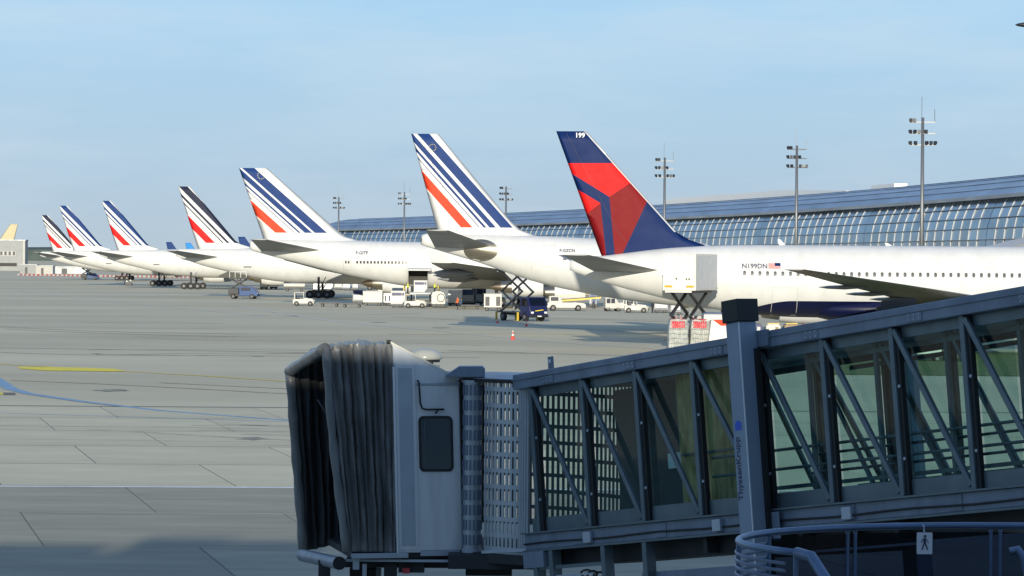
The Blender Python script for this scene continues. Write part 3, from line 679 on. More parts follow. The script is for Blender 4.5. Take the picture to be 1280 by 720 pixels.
# ---------------------------------------------------------------- striped-fin twin with metal patch (second in the row)
def a330():
    d = 288.0; s = F / d; p = at(527, 300, d)
    g = thing('airliner', 'white airliner with striped fin and bare metal disc below its tailplane', 'airliner', (p.x, d, 0), 0, STRIPED)
    st = smooth_stations([(0, 8.35, .45, .4), (.4, 8.35, .62, .5), (5.25, 7.6, 1.25, 1.15), (8.85, 6.95, 1.9, 1.8), (11.7, 6.5, 2.25, 2.15), (16.8, 5.9, 2.65, 2.62), (21.5, 5.5, 2.8, 2.8), (27, 5.05, 2.8, 2.8), (48, 4.75, 2.8, 2.8), (53, 4.5, 2.4, 2.4), (56.5, 4.1, 1.5, 1.5), (58.3, 3.9, .3, .3)])
    fuselage(g, st, 'paint_white')
    af_fin(g, [(17.9, -1.0), (9.0, 1.45), (7.6, 1.8)], [(17.9, 1.45), (10.2, 7.9), (9.3, 8.9), (8.75, 10.4), (8.5, 11.4), (7.6, 12)], .42, .9,
           [(.54, 1.64), (-.45, .14), (-.99, -.72), (-1.40, -1.31)], (-3.02, -1.98), 9.5, -1.0, 17.9, 'paint_blue')
    star_ring(g, .95, 16.65, -.30, .30)
    for sd in (-1, 1):
        wing(g, 'tailplane', [(.4, 6.7, 1.2, 7.7, .42), (9.0, 2.6, .6, 9.15, .12)], sd)
        wing(g, 'wing', [(1.8, 36, 25, 3.6, .8), (9, 30, 22.5, 4.4, .5), (26.6, 20.3, 17.6, 6.3, .13)], sd)
        engine(g, 30.5, sd * 9.3, 2.6, 1.4, 5.2, 4.4); gear(g, 27.5, sd * 5, 2, 3.8)
    gear(g, 52.5, 0, 1, 3.2, 'nose_gear', .5)
    # elliptical unpainted patch where the tailplane pivots
    P = []; cx, cz = 5.35, 7.45
    b = MB(); rg = []
    for rr in (1.0, .8, .55, .3, .02):
        rg.append([(cx + 1.55 * rr * math.cos(a), skin_y(st, cx + 1.55 * rr * math.cos(a), cz + 1.0 * rr * math.sin(a), .02 + .05 * (1 - rr)), cz + 1.0 * rr * math.sin(a)) for a in [2 * math.pi * k / 28 for k in range(28)]])
    b.loft(rg, False, True); b.build('metal_patch', 'bare_metal', g, smooth=True)
    X = lambda px: (px - 527) / s
    b = MB(); b.cyl((-.06, 0, 8.35), (.06, 0, 8.35), .40, .42, 16); b.build('exhaust_ring', 'steel_dark', g)
    frame_decal(g, 'door', st, X(678), X(694), 6.05, 7.95, .05)
    letters(g, 'registration', st, 'F-GZCN', X(699), 7.35, .38)
    for k in range(5): x = X(703) + k * .66; decal(g, 'cabin_window', st, [[(x, 6.62), (x + .36, 6.62), (x + .36, 7.0), (x, 7.0)]], 'window_dark')
    decal(g, 'name_band', st, [[(X(727) + k * .5, 6.72), (X(727) + k * .5 + .5, 6.72), (X(727) + k * .5 + .5, 7.0), (X(727) + k * .5, 7.0)] for k in range(5)], 'paint_blue')
    decal(g, 'skin_joint', st, [[(9.9, lerp(5.2, 8.3, k / 8)), (9.93, lerp(5.2, 8.3, k / 8)), (9.93, lerp(5.2, 8.3, (k + 1) / 8)), (9.9, lerp(5.2, 8.3, (k + 1) / 8))] for k in range(8)], 'seam', .015)
a330()
# ---------------------------------------------------------------- jumbo F-GITF with open cargo door
def jumbo():
    s = 8.8; d = F / s; p = at(313, 305, d)
    g = thing('airliner', 'white four-engined airliner F-GITF with striped fin and open cargo door', 'airliner', (p.x, d, 0), 0, STRIPED)
    st = smooth_stations([(0, 8.45, .6, .5), (.3, 8.42, .8, .65), (4.2, 7.95, 1.35, 1.25), (9.9, 7.22, 2.02, 1.9), (14, 6.75, 2.5, 2.35), (17, 6.4, 2.75, 2.65), (21.2, 5.98, 3.1, 3.0), (26, 5.78, 3.3, 3.25), (46, 5.8, 3.35, 3.25), (52, 6.2, 3.8, 3.25), (60, 6.2, 3.8, 3.2), (66, 5.8, 3.0, 2.7), (69.5, 5.2, 1.5, 1.4), (70.6, 5, .2, .2)], 90)
    fo = fuselage(g, st, 'paint_white', 44)
    X = lambda px: (px - 313) / s
    # cut the cargo hold
    b = MB(); b.box(X(511.5), X(535.5), -4.2, -1.2, 2.75, 5.15); cu = b.build('cutter', 'hold_dark')
    cu.location = g.location
    bo = fo.modifiers.new('hold', 'BOOLEAN'); bo.operation = 'DIFFERENCE'; bo.object = cu; bo.solver = 'EXACT'
    if hasattr(bo, 'material_mode'): bo.material_mode = 'TRANSFER'
    bpy.context.view_layer.update(); dg = bpy.context.evaluated_depsgraph_get(); nm = bpy.data.meshes.new_from_object(fo.evaluated_get(dg)); fo.modifiers.clear(); fo.data = nm; bpy.data.objects.remove(cu)
    b = MB(); b.obox((X(525.5), -4.15, 5.2), (X(540) / 2 - X(511) / 2, 0, 0), (0, .95, .1), (0, 0, .09)); b.build('cargo_door', 'veh_grey', g)
    af_fin(g, [(19.4, -1.7), (10.1, 1.6), (8.6, 2.0)], [(19.4, 2.3), (10.3, 12.7), (9.7, 13.6), (9.2, 15.5), (8.6, 16)], .5, 1.14,
           [(.43, 2.2), (-1.0, .05), (-1.9, -1.56), (-2.5, -2.38)], (-5.2, -3.5), 10.25, -1.7, 19.4, 'paint_blue')
    star_ring(g, 1.5, 18.35, -.32, .5)
    for sd in (-1, 1):
        wing(g, 'tailplane', [(.5, 11.0, 1.6, 7.6, .42), (11, 3.2, .9, 9.2, .13)], sd)
        wing(g, 'wing', [(2.5, 48, 31, 3.9, .9), (12, 39, 28.5, 4.8, .5), (31, 29.5, 26.2, 6.2, .14)], sd)
        b = MB(); b.loft([foil(29.5, 26.4, sd * 31, 6.2, .1), foil(27.3, 26.0, sd * 31.6, 8.1, .04)]); b.build('winglet', 'paint_white', g, smooth=35)
        for x, y, z in ((36.3, 21, 2.95), (42.2, 11.8, 2.15)): engine(g, x, sd * y, z, 1.3, 5.0, z + 2.3)
        for y, x, z in ((9, 28.6, 4.1), (15, 28.2, 4.6), (20, 28, 5.0)):
            b = MB(); b.loft([[(x + t, sd * y + r * math.sin(a), z - .2 + r * math.cos(a)) for a in [2 * math.pi * i / 8 for i in range(8)]] for t, r in ((-1.8, .05), (-.3, .4), (2, .5), (4, .1))]); b.build('flap_fairing', 'wing_grey', g, smooth=True)
        gear(g, 35, sd * 5.5, 2, 3.4); gear(g, 38.5, sd * 2, 2, 3)
    gear(g, 62, 0, 1, 2.8, 'nose_gear', .5)
    b = MB(); b.cyl((-.05, 0, 8.45), (.05, 0, 8.45), .46, .5, 14); b.build('exhaust_ring', 'steel_dark', g)
    frame_decal(g, 'door', st, X(430), X(440), 4.95, 6.4, .07, 'seam')
    for x in (X(432.5), X(436)): decal(g, 'door_window', st, [[(x, 5.95), (x + .22, 5.95), (x + .22, 6.3), (x, 6.3)]], 'window_dark')
    frame_decal(g, 'door', st, X(627), X(637), 4.95, 6.6, .07, 'seam')
    letters(g, 'registration', st, 'F-GITF', X(445.5), 7.25, .62, bold=.02)
    P = []
    for k in range(37): x = X(446.5) + k * .30 * 1.0; 
    pr = [];
    for k in range(22): x = X(446.5) + k * .495; pr.append([(x, 5.95), (x + .27, 5.95), (x + .27, 6.32), (x, 6.32)])
    for q in pr: decal(g, 'cabin_window', st, [q], 'window_dark')
jumbo()
# ---------------------------------------------------------------- the farther striped twins
ST777 = smooth_stations([(0, 7.35, .5, .18), (.6, 7.35, .72, .4), (4, 6.75, 1.35, 1.3), (10.7, 6.05, 2.2, 2.15), (14, 5.75, 2.6, 2.55), (17.4, 5.55, 2.85, 2.85), (22, 5.45, 3.05, 3.05), (54, 5.45, 3.1, 3.1), (59, 5.2, 2.5, 2.5), (62.5, 4.9, 1.3, 1.3), (63.7, 4.8, .2, .2)])
def twin777(px, py, s, label, blue, first=None, gearx=0.0):
    d = F / s; p = at(px, py, d); g = thing('airliner', label, 'airliner', (p.x, d, 0), 0, STRIPED)
    if first is not None:
        for ch in first.children:
            if ch.name.split('.')[0] in ('fin', 'rudder_gap'): continue
            c = copy_tree(ch, g)
            if ch.name.split('.')[0] == 'main_gear': c.location.x += gearx
    else:
        fuselage(g, ST777, 'paint_white', 32)
        for sd in (-1, 1):
            wing(g, 'tailplane', [(.4, 8.2, 1.8, 6.6, .36), (10.5, 1.4, -.6, 7.75, .1)], sd)
            wing(g, 'wing', [(2.5, 42, 28, 4.0, .8), (10, 34, 25, 4.7, .5), (29.5, 22.5, 19.8, 6.4, .13)], sd)
            engine(g, 34, sd * 9.8, 2.6, 1.6, 5.5, 4.3); gear(g, 24.2, sd * 5.5, 3, 3.6, r=.68)
        gear(g, 57, 0, 1, 2.8, 'nose_gear', .5)
        frame_decal(g, 'door', ST777, 11.6, 12.7, 5.2, 7.1, .035)
        decal(g, 'door_sill', ST777, [[(11.5, 5.05), (12.8, 5.05), (12.8, 5.2), (11.5, 5.2)]], 'steel_dark')
        decal(g, 'exhaust_panel', ST777, [[(.3, 7.0), (1.0, 7.0), (1.0, 7.5), (.3, 7.5)]], 'seam')
    af_fin(g, [(18.5, .3), (8.3, 3.6), (7.0, 4.0)], [(18.5, 2.3), (9.5, 9.9), (8.9, 10.9), (8.45, 12.4), (7, 13)], .45, 1.0,
           [(.08, 1.55), (-1.2, -.7), (-1.95, -1.7)], (-4.7, -3.15), 9.1, .3, 18.5, blue, 'paint_red')
    return g
t1 = twin777(220, 316, 7.48, 'striped-fin airliner with blue service truck parked under its tail', 'paint_blue_shaded')
twin777(125, 318, 5.92, 'striped-fin airliner with a slim lift standing by its tail', 'paint_blue', t1, -4.4)
twin777(72, 318, 5.38, 'striped-fin airliner whose fin overlaps the farthest striped fin', 'paint_blue', t1)
twin777(50, 318, 4.37, 'farthest striped-fin airliner, stripes darkened by shading, half hidden behind another striped fin', 'paint_blue_shaded', t1)
# small far jets of which only the fins show
def far_jet(px, py_tip, d, ma, label, flip=False, zt=11.8):
    hor = 325 + (px - 640) * ROLL; s = F / d; zt = 6.6 + (hor - py_tip) / s; k = zt / 11.8; p = at(px, hor, d)
    g = thing('airliner', label, 'airliner', (p.x, d, 0), math.pi if flip else 0)
    st = smooth_stations([(0, 4.6 * k, .3, .3), (6 * k, 4.1 * k, 1.2 * k, 1.1 * k), (12 * k, 3.6 * k, 1.95 * k, 1.95 * k), (30 * k, 3.6 * k, 1.95 * k, 1.95 * k), (36 * k, 3.2 * k, .9 * k, .9 * k), (37.5 * k, 3 * k, .1, .1)], 30)
    fuselage(g, st, 'paint_white', 20)
    fin(g, [(11.8 * k, .1), (5 * k, 1.6 * k), (4 * k, 2 * k)], [(11.8 * k, 2.0 * k), (6.6 * k, 5.6 * k), (5.4 * k, 7 * k), (4 * k, 8 * k)], .3, [], lambda x, z: 0, [ma])
    for sd in (-1, 1):
        wing(g, 'tailplane', [(.2, 4.5 * k, 1.5 * k, 4.7 * k, .2), (6 * k, 1.5 * k, .4 * k, 5.3 * k, .06)], sd)
        wing(g, 'wing', [(1, 22 * k, 15 * k, 2.8 * k, .4), (17 * k, 14 * k, 12.5 * k, 4 * k, .1)], sd); gear(g, 16 * k, sd * 3.5 * k, 1, 2.4 * k)
    gear(g, 32 * k, 0, 1, 2 * k, 'nose_gear', .4)
far_jet(207, 302.5, 1100, 'paint_blue', 'far jet of which only a dark blue fin shows over another fuselage')
far_jet(231, 303.5, 1150, 'paint_cyan', 'far jet of which only a bright blue fin shows over another fuselage')
far_jet(22.5, 280, 1650, 'paint_gold', 'far airliner with pale gold fin rising behind the grey hangar', True)
far_jet(297, 296, 1050, 'paint_blue', 'far jet of which a striped blue fin tip shows past the tailcone of F-GITF')
# ================================================================== FOREGROUND JET BRIDGE
A = at(662, 666, 55.6); B = at(1280, 606, 44.9); AB = B - A
jb = thing('jet_bridge', 'blue-grey glazed jet bridge with black folding hood at its cab', 'jet bridge', tuple(A))
jb.rotation_euler = (0, -math.atan2(AB.z, math.hypot(AB.x, AB.y)), math.atan2(AB.y, AB.x))
JM = wmat(jb); JI = JM.inverted(); LT = AB.length
def tun(px, py, y=0.0):
    o = JI @ CAM; d = JI.to_3x3() @ ray(px, py); t = (y - o.y) / d.y; q = o + d * t; return q.x, q.z
W = 2.5; LE = LT + 7
def lb(name, ma, boxes, bevel=0.0, sm=False):
    b = MB()
    for bx in boxes: b.box(*bx)
    return b.build(name, ma, jb, bevel=bevel, smooth=sm)
for y0, y1, sg in ((-.12, .12, -1), (W - .12, W + .12, 1)):
    lb('roof_beam', 'bridge_blue', [(-.05, LE, y0, y1, 2.50, 2.76)], .012)
    ye = y0 if sg < 0 else y1
    lb('beam_ledge', 'bridge_blue', [(-.05, LE, min(ye, ye + sg * .025), max(ye, ye + sg * .025), 2.655, 2.675)])
    lb('header_panel', 'bridge_frame', [(.05, LE, *((.05, .09) if sg < 0 else (W - .09, W - .05)), 2.33, 2.49)])
    lb('floor_beam', 'bridge_blue', [(-.02, LE, *((-.10, .10) if sg < 0 else (W - .10, W + .10)), -.30, -.03)], .01)
    lb('beam_flange', 'bridge_frame', [(-.02, LE, *((-.17, .12) if sg < 0 else (W - .12, W + .17)), -.028, .0)])
    lb('beam_flange', 'bridge_frame', [(-.02, LE, *((-.15, .11) if sg < 0 else (W - .11, W + .15)), -.335, -.302)])
    lb('kick_panel', 'bridge_frame', [(.05, LE, *((.04, .08) if sg < 0 else (W - .08, W - .04)), .002, .24)])
lb('roof_deck', 'bridge_blue', [(0, LE, .12, W - .12, 2.60, 2.70)])
lb('ceiling', 'cab_trim', [(.1, LE, .12, W - .12, 2.50, 2.53)])
lb('floor_deck', 'floor_rubber', [(0, LE, .101, W - .101, -.06, .03)])
ux = [tun(px, 560)[0] for px in (669.5, 734, 802, 874)] + [tun(px, 520)[0] for px in (955, 1036, 1124, 1214)]
stp = ux[-1] - ux[-2]; ux += [ux[-1] + stp, ux[-1] + 2 * stp, ux[-1] + 3 * stp]
for sd, yy in ((0, 0.0), (1, W)):
    f = -1 if sd == 0 else 1
    for i, u in enumerate(ux):
        lb('post', 'bridge_frame', [(u - .05, u + .05, *sorted((yy + f * .06, yy - f * .05)), .0, 2.498)], .008)
        lb('gasket_strip', 'gasket', [(u + .051, u + .13, *sorted((yy + f * .02, yy - f * .06)), .0, 2.497)])
        for zz in (.55, 1.62):
            b = MB(); b.cyl((u + .09, yy + f * .02, zz), (u + .09, yy + f * .04, zz), .025, n=8); b.build('bolt', 'cab_trim', jb)
        if i + 1 < len(ux):
            v = ux[i + 1]
            b = MB(); b.bar((u + .06, yy + f * .03, 2.46), (v - .07, yy + f * .03, .06), .09, .06, up=(0, 1, 0)); b.build('brace', 'bridge_frame', jb, bevel=.01)
            b = MB(); g_y = yy - f * .095; b.add([(u + .132, g_y, .24), (v - .052, g_y, .24), (v - .052, g_y, 2.33), (u + .132, g_y, 2.33)], [(0, 1, 2, 3)]); b.build('glass_pane', 'tint_glass', jb)
for yy in (.24, W - .24):
    for zz in (.62, .92):
        b = MB(); b.cyl((ux[3], yy, zz), (LE, yy, zz), .024, n=8); b.build('handrail', 'bridge_frame', jb)
# telescoping inner tunnel frame just inside the glazing
for yy in (.30, W - .30):
    for i in range(4, len(ux) - 1):
        u, v = ux[i], ux[i + 1]; m_ = lerp(u, v, .52)
        lb('inner_post', 'bridge_frame', [(m_ - .035, m_ + .035, yy - .035, yy + .035, .035, 2.46)], .005)
        b = MB(); b.bar((m_ + .05, yy, 2.42), (lerp(u, v, 1.42), yy, .08), .06, .05, up=(0, 1, 0)); b.build('inner_brace', 'bridge_frame', jb)
    lb('inner_rail', 'bridge_frame', [(ux[4] - .5, LE, yy - .03, yy + .03, .30, .36)]); lb('inner_rail', 'bridge_frame', [(ux[4] - .5, LE, yy - .03, yy + .03, 2.20, 2.27)])
# plywood boards and the notice inside
YB = .42; u0, u1, u2 = tun(850, 560, YB)[0], tun(873, 560, YB)[0], tun(925, 560, YB)[0]
for a, c in ((u0, u1 - .01), (u1 + .01, u2)):
    lb('plywood_board', 'plywood', [(a, c, YB, YB + .02, .05, 2.48)])
for k_ in range(2):
    lb('dark_partition', 'bridge_frame', [(lerp(tun(772, 560, W - .25)[0], tun(850, 560, W - .25)[0], k_ / 2) + .01, lerp(tun(772, 560, W - .25)[0], tun(850, 560, W - .25)[0], (k_ + 1) / 2) - .01, W - .27, W - .24, .03, 2.48)], .006)
lb('board_batten', 'bridge_frame', [(u0, u2, YB - .03, YB - .001, 1.02, 1.06)])
nu, nz_ = tun(836, 586, .12); nu2, nz2 = tun(851, 565, .12)
lb('paper_notice', 'paper', [(nu, nu2, .115, .12, nz_, nz2)])
lb('ceiling_lamp', 'lamp_glass', [(ux[1] + .2, ux[2] + .5, .9, 1.02, 2.44, 2.498)]); lb('ceiling_lamp', 'lamp_glass', [(ux[6] + .1, ux[7], .9, 1.02, 2.44, 2.498)])
# lifting eye on the roof beam
eu, ez = tun(689, 461); lb('lifting_eye', 'bridge_blue', [(eu - .07, eu + .07, -.02, .02, 2.74, 2.98)], .01); b = MB(); b.cyl((eu, -.022, 2.90), (eu, -.028, 2.90), .035, n=10); b.build('eye_hole', 'paper', jb)
# splice plates, conduit and junction boxes along the beams
for k in range(7):
    a = .9 + k * 2.45
    lb('splice_plate', 'bridge_blue', [(a, a + .34, -.131, -.1215, 2.52, 2.65)], .003); lb('splice_plate', 'bridge_blue', [(a + .6, a + .9, -.112, -.1015, -.28, -.05)], .003)
    for dx in (.05, .17, .29):
        for zz in (2.55, 2.62): b = MB(); b.cyl((a + dx, -.131, zz), (a + dx, -.142, zz), .014, n=6); b.build('bolt', 'cab_trim', jb)
b = MB(); b.tube([(t * LE / 30, -.125 - .006 * math.sin(t * 1.9), -.20 + .012 * math.sin(t * 1.3)) for t in range(31)], .017, 6); b.build('conduit', 'gasket', jb, smooth=True)
for a in (1.9, 5.6, 8.9): lb('junction_box', 'cab_trim', [(a, a + .22, -.18, -.102, -.27, -.08)], .01)
# portal columns with black caps
cu, cz = tun(949, 560, -.16); cw = .35
for y0, y1 in ((-.42, -.18), (W + .18, W + .42)):
    ya, yb = (y0 - .10, y1) if y0 < 0 else (y0, y1 + .10)
    col = lb('lift_column', 'column_blue', [(cu - cw / 2, cu + cw / 2, ya, yb, -2.45, 2.93)], .02)
    b = MB(); b.box(cu - cw / 2 - .035, cu + cw / 2 + .035, ya - .035, yb + .035, 2.93, 3.28); b.build('column_cap', 'gasket', col, bevel=.012)
    if y0 < 0:
        b = MB(); b.box(cu + cw / 2 + .001, cu + cw / 2 + .07, yb - .09, yb - .01, -2.4, 2.5); b.build('guide_rail', 'gasket', col)
        b = MB(); b.box(cu + cw / 2 - .012, cu + cw / 2 + .004, ya - .006, ya + .010, -2.4, 2.92); b.build('corner_trim', 'paper', col)
        vs, fs = text_mesh('ThyssenKrupp', .17, .004); zb = tun(926, 626, -.52)[1]
        b = MB(); b.add([(cu - .02 - c, ya - .004, zb + a) for a, c in vs], fs); b.build('lettering', 'lettering_navy', col)
        wid = max(a for a, c in vs); zl = zb + wid + .10
        b = MB(); b.add([(cu - .10, ya - .004, zl), (cu + .06, ya - .004, zl), (cu + .06, ya - .004, zl + .11), (cu - .02, ya - .004, zl + .16), (cu - .10, ya - .004, zl + .11)], [(0, 1, 2, 3, 4)]); b.build('logo', 'logo_blue', col)
    lb('column_bracket', 'bridge_blue', [(cu - .42, cu + .42, *((-.18, -.121) if y0 < 0 else (W + .121, W + .18)), 2.52, 2.78)], .01)
    lb('column_bracket', 'bridge_blue', [(cu - .42, cu + .42, *((-.20, -.171) if y0 < 0 else (W + .171, W + .20)), -.5, -.05)], .01)
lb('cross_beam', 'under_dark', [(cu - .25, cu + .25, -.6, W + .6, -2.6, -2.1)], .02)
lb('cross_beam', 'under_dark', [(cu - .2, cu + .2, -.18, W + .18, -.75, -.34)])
for y0 in (-.5, W + .3):
    for dx in (-.5, .5):
        p = JM @ Vector((cu + dx * 1.4, y0, -2.6)); b = MB(); r = .42
        dirv = Vector((JM.to_3x3() @ Vector((0, 1, 0))).to_tuple()); dirv.z = 0; dirv.normalize()
        c = Vector((p.x, p.y, r)); b.cyl(c - dirv * .15, c + dirv * .15, r, n=20); b.build('drive_wheel', 'rubber', jb, smooth=40, world=True)
# inner tunnel underside, service frame and brackets
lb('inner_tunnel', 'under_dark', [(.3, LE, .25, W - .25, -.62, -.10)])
lb('end_block', 'bridge_blue', [(-.02, .62, -.16, .2, -.62, -.336)], .012)
for px, y0, y1 in ((676, 690, 760), (696, 690, 760), (760, 668, 760), (812, 665, 760)):
    a = tun(px, y0)[0]; lb('support_leg', 'bridge_frame', [(a - .06, a + .06, -.14, .05, -1.6, -.336)], .008)
a0, a1 = tun(676, 700)[0], tun(925, 700)[0]
lb('service_beam', 'bridge_frame', [(a0, tun(760, 690)[0], -.1, .0, -.66, -.60)]); lb('service_beam', 'bridge_blue', [(tun(800, 700)[0], a1, .02, .10, -1.05, -.83)]); lb('service_beam', 'bridge_blue', [(tun(690, 700)[0], a1, .3, .4, -1.3, -1.15)])
lb('cable_tray', 'cab_trim', [(tun(706, 697)[0], tun(752, 697)[0], -.2, -.15, -.80, -.77)]); lb('cable_tray', 'cab_trim', [(tun(960, 650)[0], LE, .12, .2, -.72, -.68)])
b = MB(); c0 = tun(738, 716)
b.tube([(c0[0] + .2 * math.cos(t), -.12 + .02 * t, c0[1] + .06 * math.sin(t) - .004 * t) for t in [k * .4 for k in range(40)]], .018, 6); b.build('cable_coil', 'gasket', jb)
for k in range(5):
    a = tun(880 + k * 60, 660)[0]; lb('underside_rib', 'under_dark', [(a - .05, a + .05, .0, W, -.60, -.336)])
# ------------------------------------------------------------------ rotunda with slatted roller curtains
def curtain(name, path, z0, z1, pitch=.085, slat=.05, row=.285, band=.075, ma='curtain_alu'):
    P = [Vector(p) for p in path]; L_ = [0]
    for a, c in zip(P, P[1:]): L_.append(L_[-1] + (c - a).length)
    def pos(t):
        for i in range(len(P) - 1):
            if t <= L_[i + 1] or i == len(P) - 2:
                f = (t - L_[i]) / (L_[i + 1] - L_[i]); d = (P[i + 1] - P[i]).normalized(); return P[i].lerp(P[i + 1], f), d
    b = MB(); t = 0
    while t + slat < L_[-1]:
        c, d = pos(t + slat / 2); n = Vector((-d.y, d.x, 0)); zz0, zz1 = z0, z1
        b.obox((c.x, c.y, (z0 + z1) / 2), d * slat / 2, n * .008, (0, 0, (z1 - z0) / 2)); t += pitch
    k = 0; z = z0
    while z < z1 - .02:
        for a, c in zip(P, P[1:]):
            d = (c - a).normalized(); n = Vector((-d.y, d.x, 0)); m_ = (a + c) / 2; h = band * (1.6 if k == 0 else 1)
            b.obox((m_.x, m_.y, z + h / 2) , d * ((c - a).length / 2 + .002), n * .012, (0, 0, h / 2))
        z += row; k += 1
    o = b.build(name, ma, jb, world=True); tag(o, kind='stuff'); return o
h12 = R(12); HV = Vector((-math.cos(h12), -math.sin(h12), 0)); WV = Vector((-math.sin(h12), math.cos(h12), 0)); ZV = Vector((0, 0, 1)) + HV * .03
O = at(579, 690, 57.0)
def C(a, b_, c): return O + HV * a + WV * b_ + ZV * c
zb = O.z; zt = zb + 3.05
arc = lambda p, q, bulge, n=10: [Vector((lerp(p[0], q[0], t), lerp(p[1], q[1], t), 0)) + Vector((-(q[1] - p[1]), q[0] - p[0], 0)).normalized() * bulge * 4 * t * (1 - t) for t in [k / n for k in range(n + 1)]]
pn0 = at(606, 580, 56.45); pn1 = at(651, 580, 55.95); pn2 = at(664, 580, 55.75)
curtain('roller_curtain', arc(pn0, pn1, -.05), zb + .05, zt)
b = MB(); pa = arc(pn1, pn2, -.01, 4)
for k in range(4): b.cyl((pa[k].x, pa[k].y, zb + .05), (pa[k].x, pa[k].y, zt + .02), .035, n=8)
b.build('corrugated_post', 'curtain_alu', jb, world=True)
tf = JM @ Vector((-.02, W, 0)); cf = C(0, 3.0, 0)
far_path = arc((tf.x, tf.y), (cf.x, cf.y), -.75, 16)
curtain('roller_curtain', far_path, zb + .3, zt, ma='bridge_frame', pitch=.12, slat=.055, row=.30, band=.07)
rc = at(590.5, 580, 56.75)
b = MB(); b.cyl((rc.x, rc.y, zb + .06), (rc.x, rc.y, zt - .02), .165, n=20); b.build('curtain_roll', 'curtain_alu', jb, smooth=40, world=True)
b = MB()
for r_ in range(11):
    z = zb + .16 + r_ * .265
    for k in range(14):
        a = 2 * math.pi * k / 14; b.obox((rc.x + .172 * math.cos(a), rc.y + .172 * math.sin(a), z + .09), Vector((-math.sin(a), math.cos(a), 0)) * .02, Vector((math.cos(a), math.sin(a), 0)) * .008, (0, 0, .09))
tag(b.build('roll_slats', 'slat_blue', jb, world=True), kind='stuff')
for zz, hh in ((zb + .02, .06), (zt - .03, .06)):
    b = MB(); b.cyl((rc.x, rc.y, zz), (rc.x, rc.y, zz + hh), .185, n=20); b.build('roll_end', 'cab_trim', jb, smooth=40, world=True)
# rotunda floor and roof slabs following the curtains
poly = [(p.x, p.y) for p in arc(at(577, 580, 56.85), pn2, -.1, 5)] + [(tf.x, tf.y)] + [(p.x, p.y) for p in far_path]
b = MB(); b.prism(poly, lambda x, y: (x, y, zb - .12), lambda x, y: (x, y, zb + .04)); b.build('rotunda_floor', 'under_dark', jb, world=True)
b = MB(); b.prism(poly, lambda x, y: (x, y, zt), lambda x, y: (x, y, zt + .06)); b.build('rotunda_roof', 'gasket', jb, world=True)
b = MB(); b.prism(poly, lambda x, y: (x, y, zt + .061), lambda x, y: (x, y, zt + .075)); b.build('roof_skin', 'bridge_blue', jb, world=True)
# sill under the curtain
b = MB(); b.bar(at(604, 690, 56.4), at(665, 687, 55.72), .10, .05); b.build('curtain_sill', 'cab_trim', jb, world=True)
# gearbox housing over the roll
q0, q1 = at(573, 471, 56.6), at(606, 471, 56.5); zz0 = q0.z
b = MB(); b.loft([[(lerp(q0.x, q1.x, t), q0.y - .1 + y, zz0 + z) for y, z in ((0, 0), (.5, 0), (.5, h), (0, h))] for t, h in ((-.5, .02), (.02, .185), (.9, .19), (1.0, .15))]); b.build('gearbox_housing', 'bridge_blue', jb, bevel=.012, world=True)
# ------------------------------------------------------------------ cab
def cprism(name, poly, b0, b1, ma, bevel=0.0):
    b = MB(); b.prism(poly, lambda a, c: C(a, b0, c), lambda a, c: C(a, b1, c)); return b.build(name, ma, jb, bevel=bevel, world=True)
cab_w = cprism('cab_side_wall', [(0, 0), (1.19, 0), (1.19, 3.66), (1.22, 3.72), (.06, 3.10), (0, 3.04)], 0, .07, 'cab_grey', .01)
cprism('cab_side_wall', [(0, 0), (1.19, 0), (1.19, 3.2), (0, 3.04)], 2.93, 3.0, 'cab_grey')
cprism('cab_floor', [(-.3, -.10), (2.0, -.10), (2.0, .02), (-.3, .02)], .05, 2.98, 'under_dark')
cprism('cab_roof', [(-.05, 3.0), (1.2, 3.0), (1.2, 3.08), (-.05, 3.08)], .07, 2.93, 'cab_grey')
cprism('cab_rear_panel', [(.0, .02), (.06, .02), (.06, 3.0), (.0, 3.0)], 1.9, 2.93, 'cab_trim')
def csub(name, poly, b0, b1, ma, par, bevel=0.0):
    b = MB(); b.prism(poly, lambda a, c: C(a, b0, c), lambda a, c: C(a, b1, c)); return b.build(name, ma, par, bevel=bevel, world=True)
dr = csub('door_panel', [(.02, .04), (.765, .04), (.765, 2.96), (.02, 2.96)], -.022, -.001, 'cab_grey', cab_w, .006)
csub('cover_strip', [(.80, .05), (1.16, .05), (1.16, 3.36), (.80, 3.36)], -.014, -.001, 'cab_grey', cab_w, .005)
csub('strip_panel', [(.86, .12), (1.11, .12), (1.11, 3.28), (.86, 3.28)], -.022, -.0145, 'cab_trim', cab_w, .004)
csub('top_ledge', [(.0, 2.985), (.80, 2.985), (.80, 3.015), (.0, 3.015)], -.03, -.001, 'cab_trim', cab_w)
csub('gable_edge', [(1.22, 3.72), (1.225, 3.75), (.02, 3.115), (.06, 3.09)], -.012, .08, 'veh_cream', cab_w)
def rrect(a0, a1, c0, c1, r, n=5):
    P = []
    for ca, cc, s0 in ((a1 - r, c1 - r, 0), (a0 + r, c1 - r, 90), (a0 + r, c0 + r, 180), (a1 - r, c0 + r, 270)):
        for k in range(n + 1): t = R(s0 + 90 * k / n); P.append((ca + r * math.cos(t), cc + r * math.sin(t)))
    return P
csub('window_gasket', rrect(.145, .765, 1.44, 2.43, .09), -.045, -.0225, 'gasket', cab_w, .006)
csub('window_glass', rrect(.19, .72, 1.485, 2.385, .07), -.050, -.0455, 'cab_glass', cab_w)
b = MB(); b.bar(C(.66, -.055, 1.62), C(.66, -.055, 2.33), .05, .012); b.build('window_blind_edge', 'bridge_frame', cab_w, world=True)
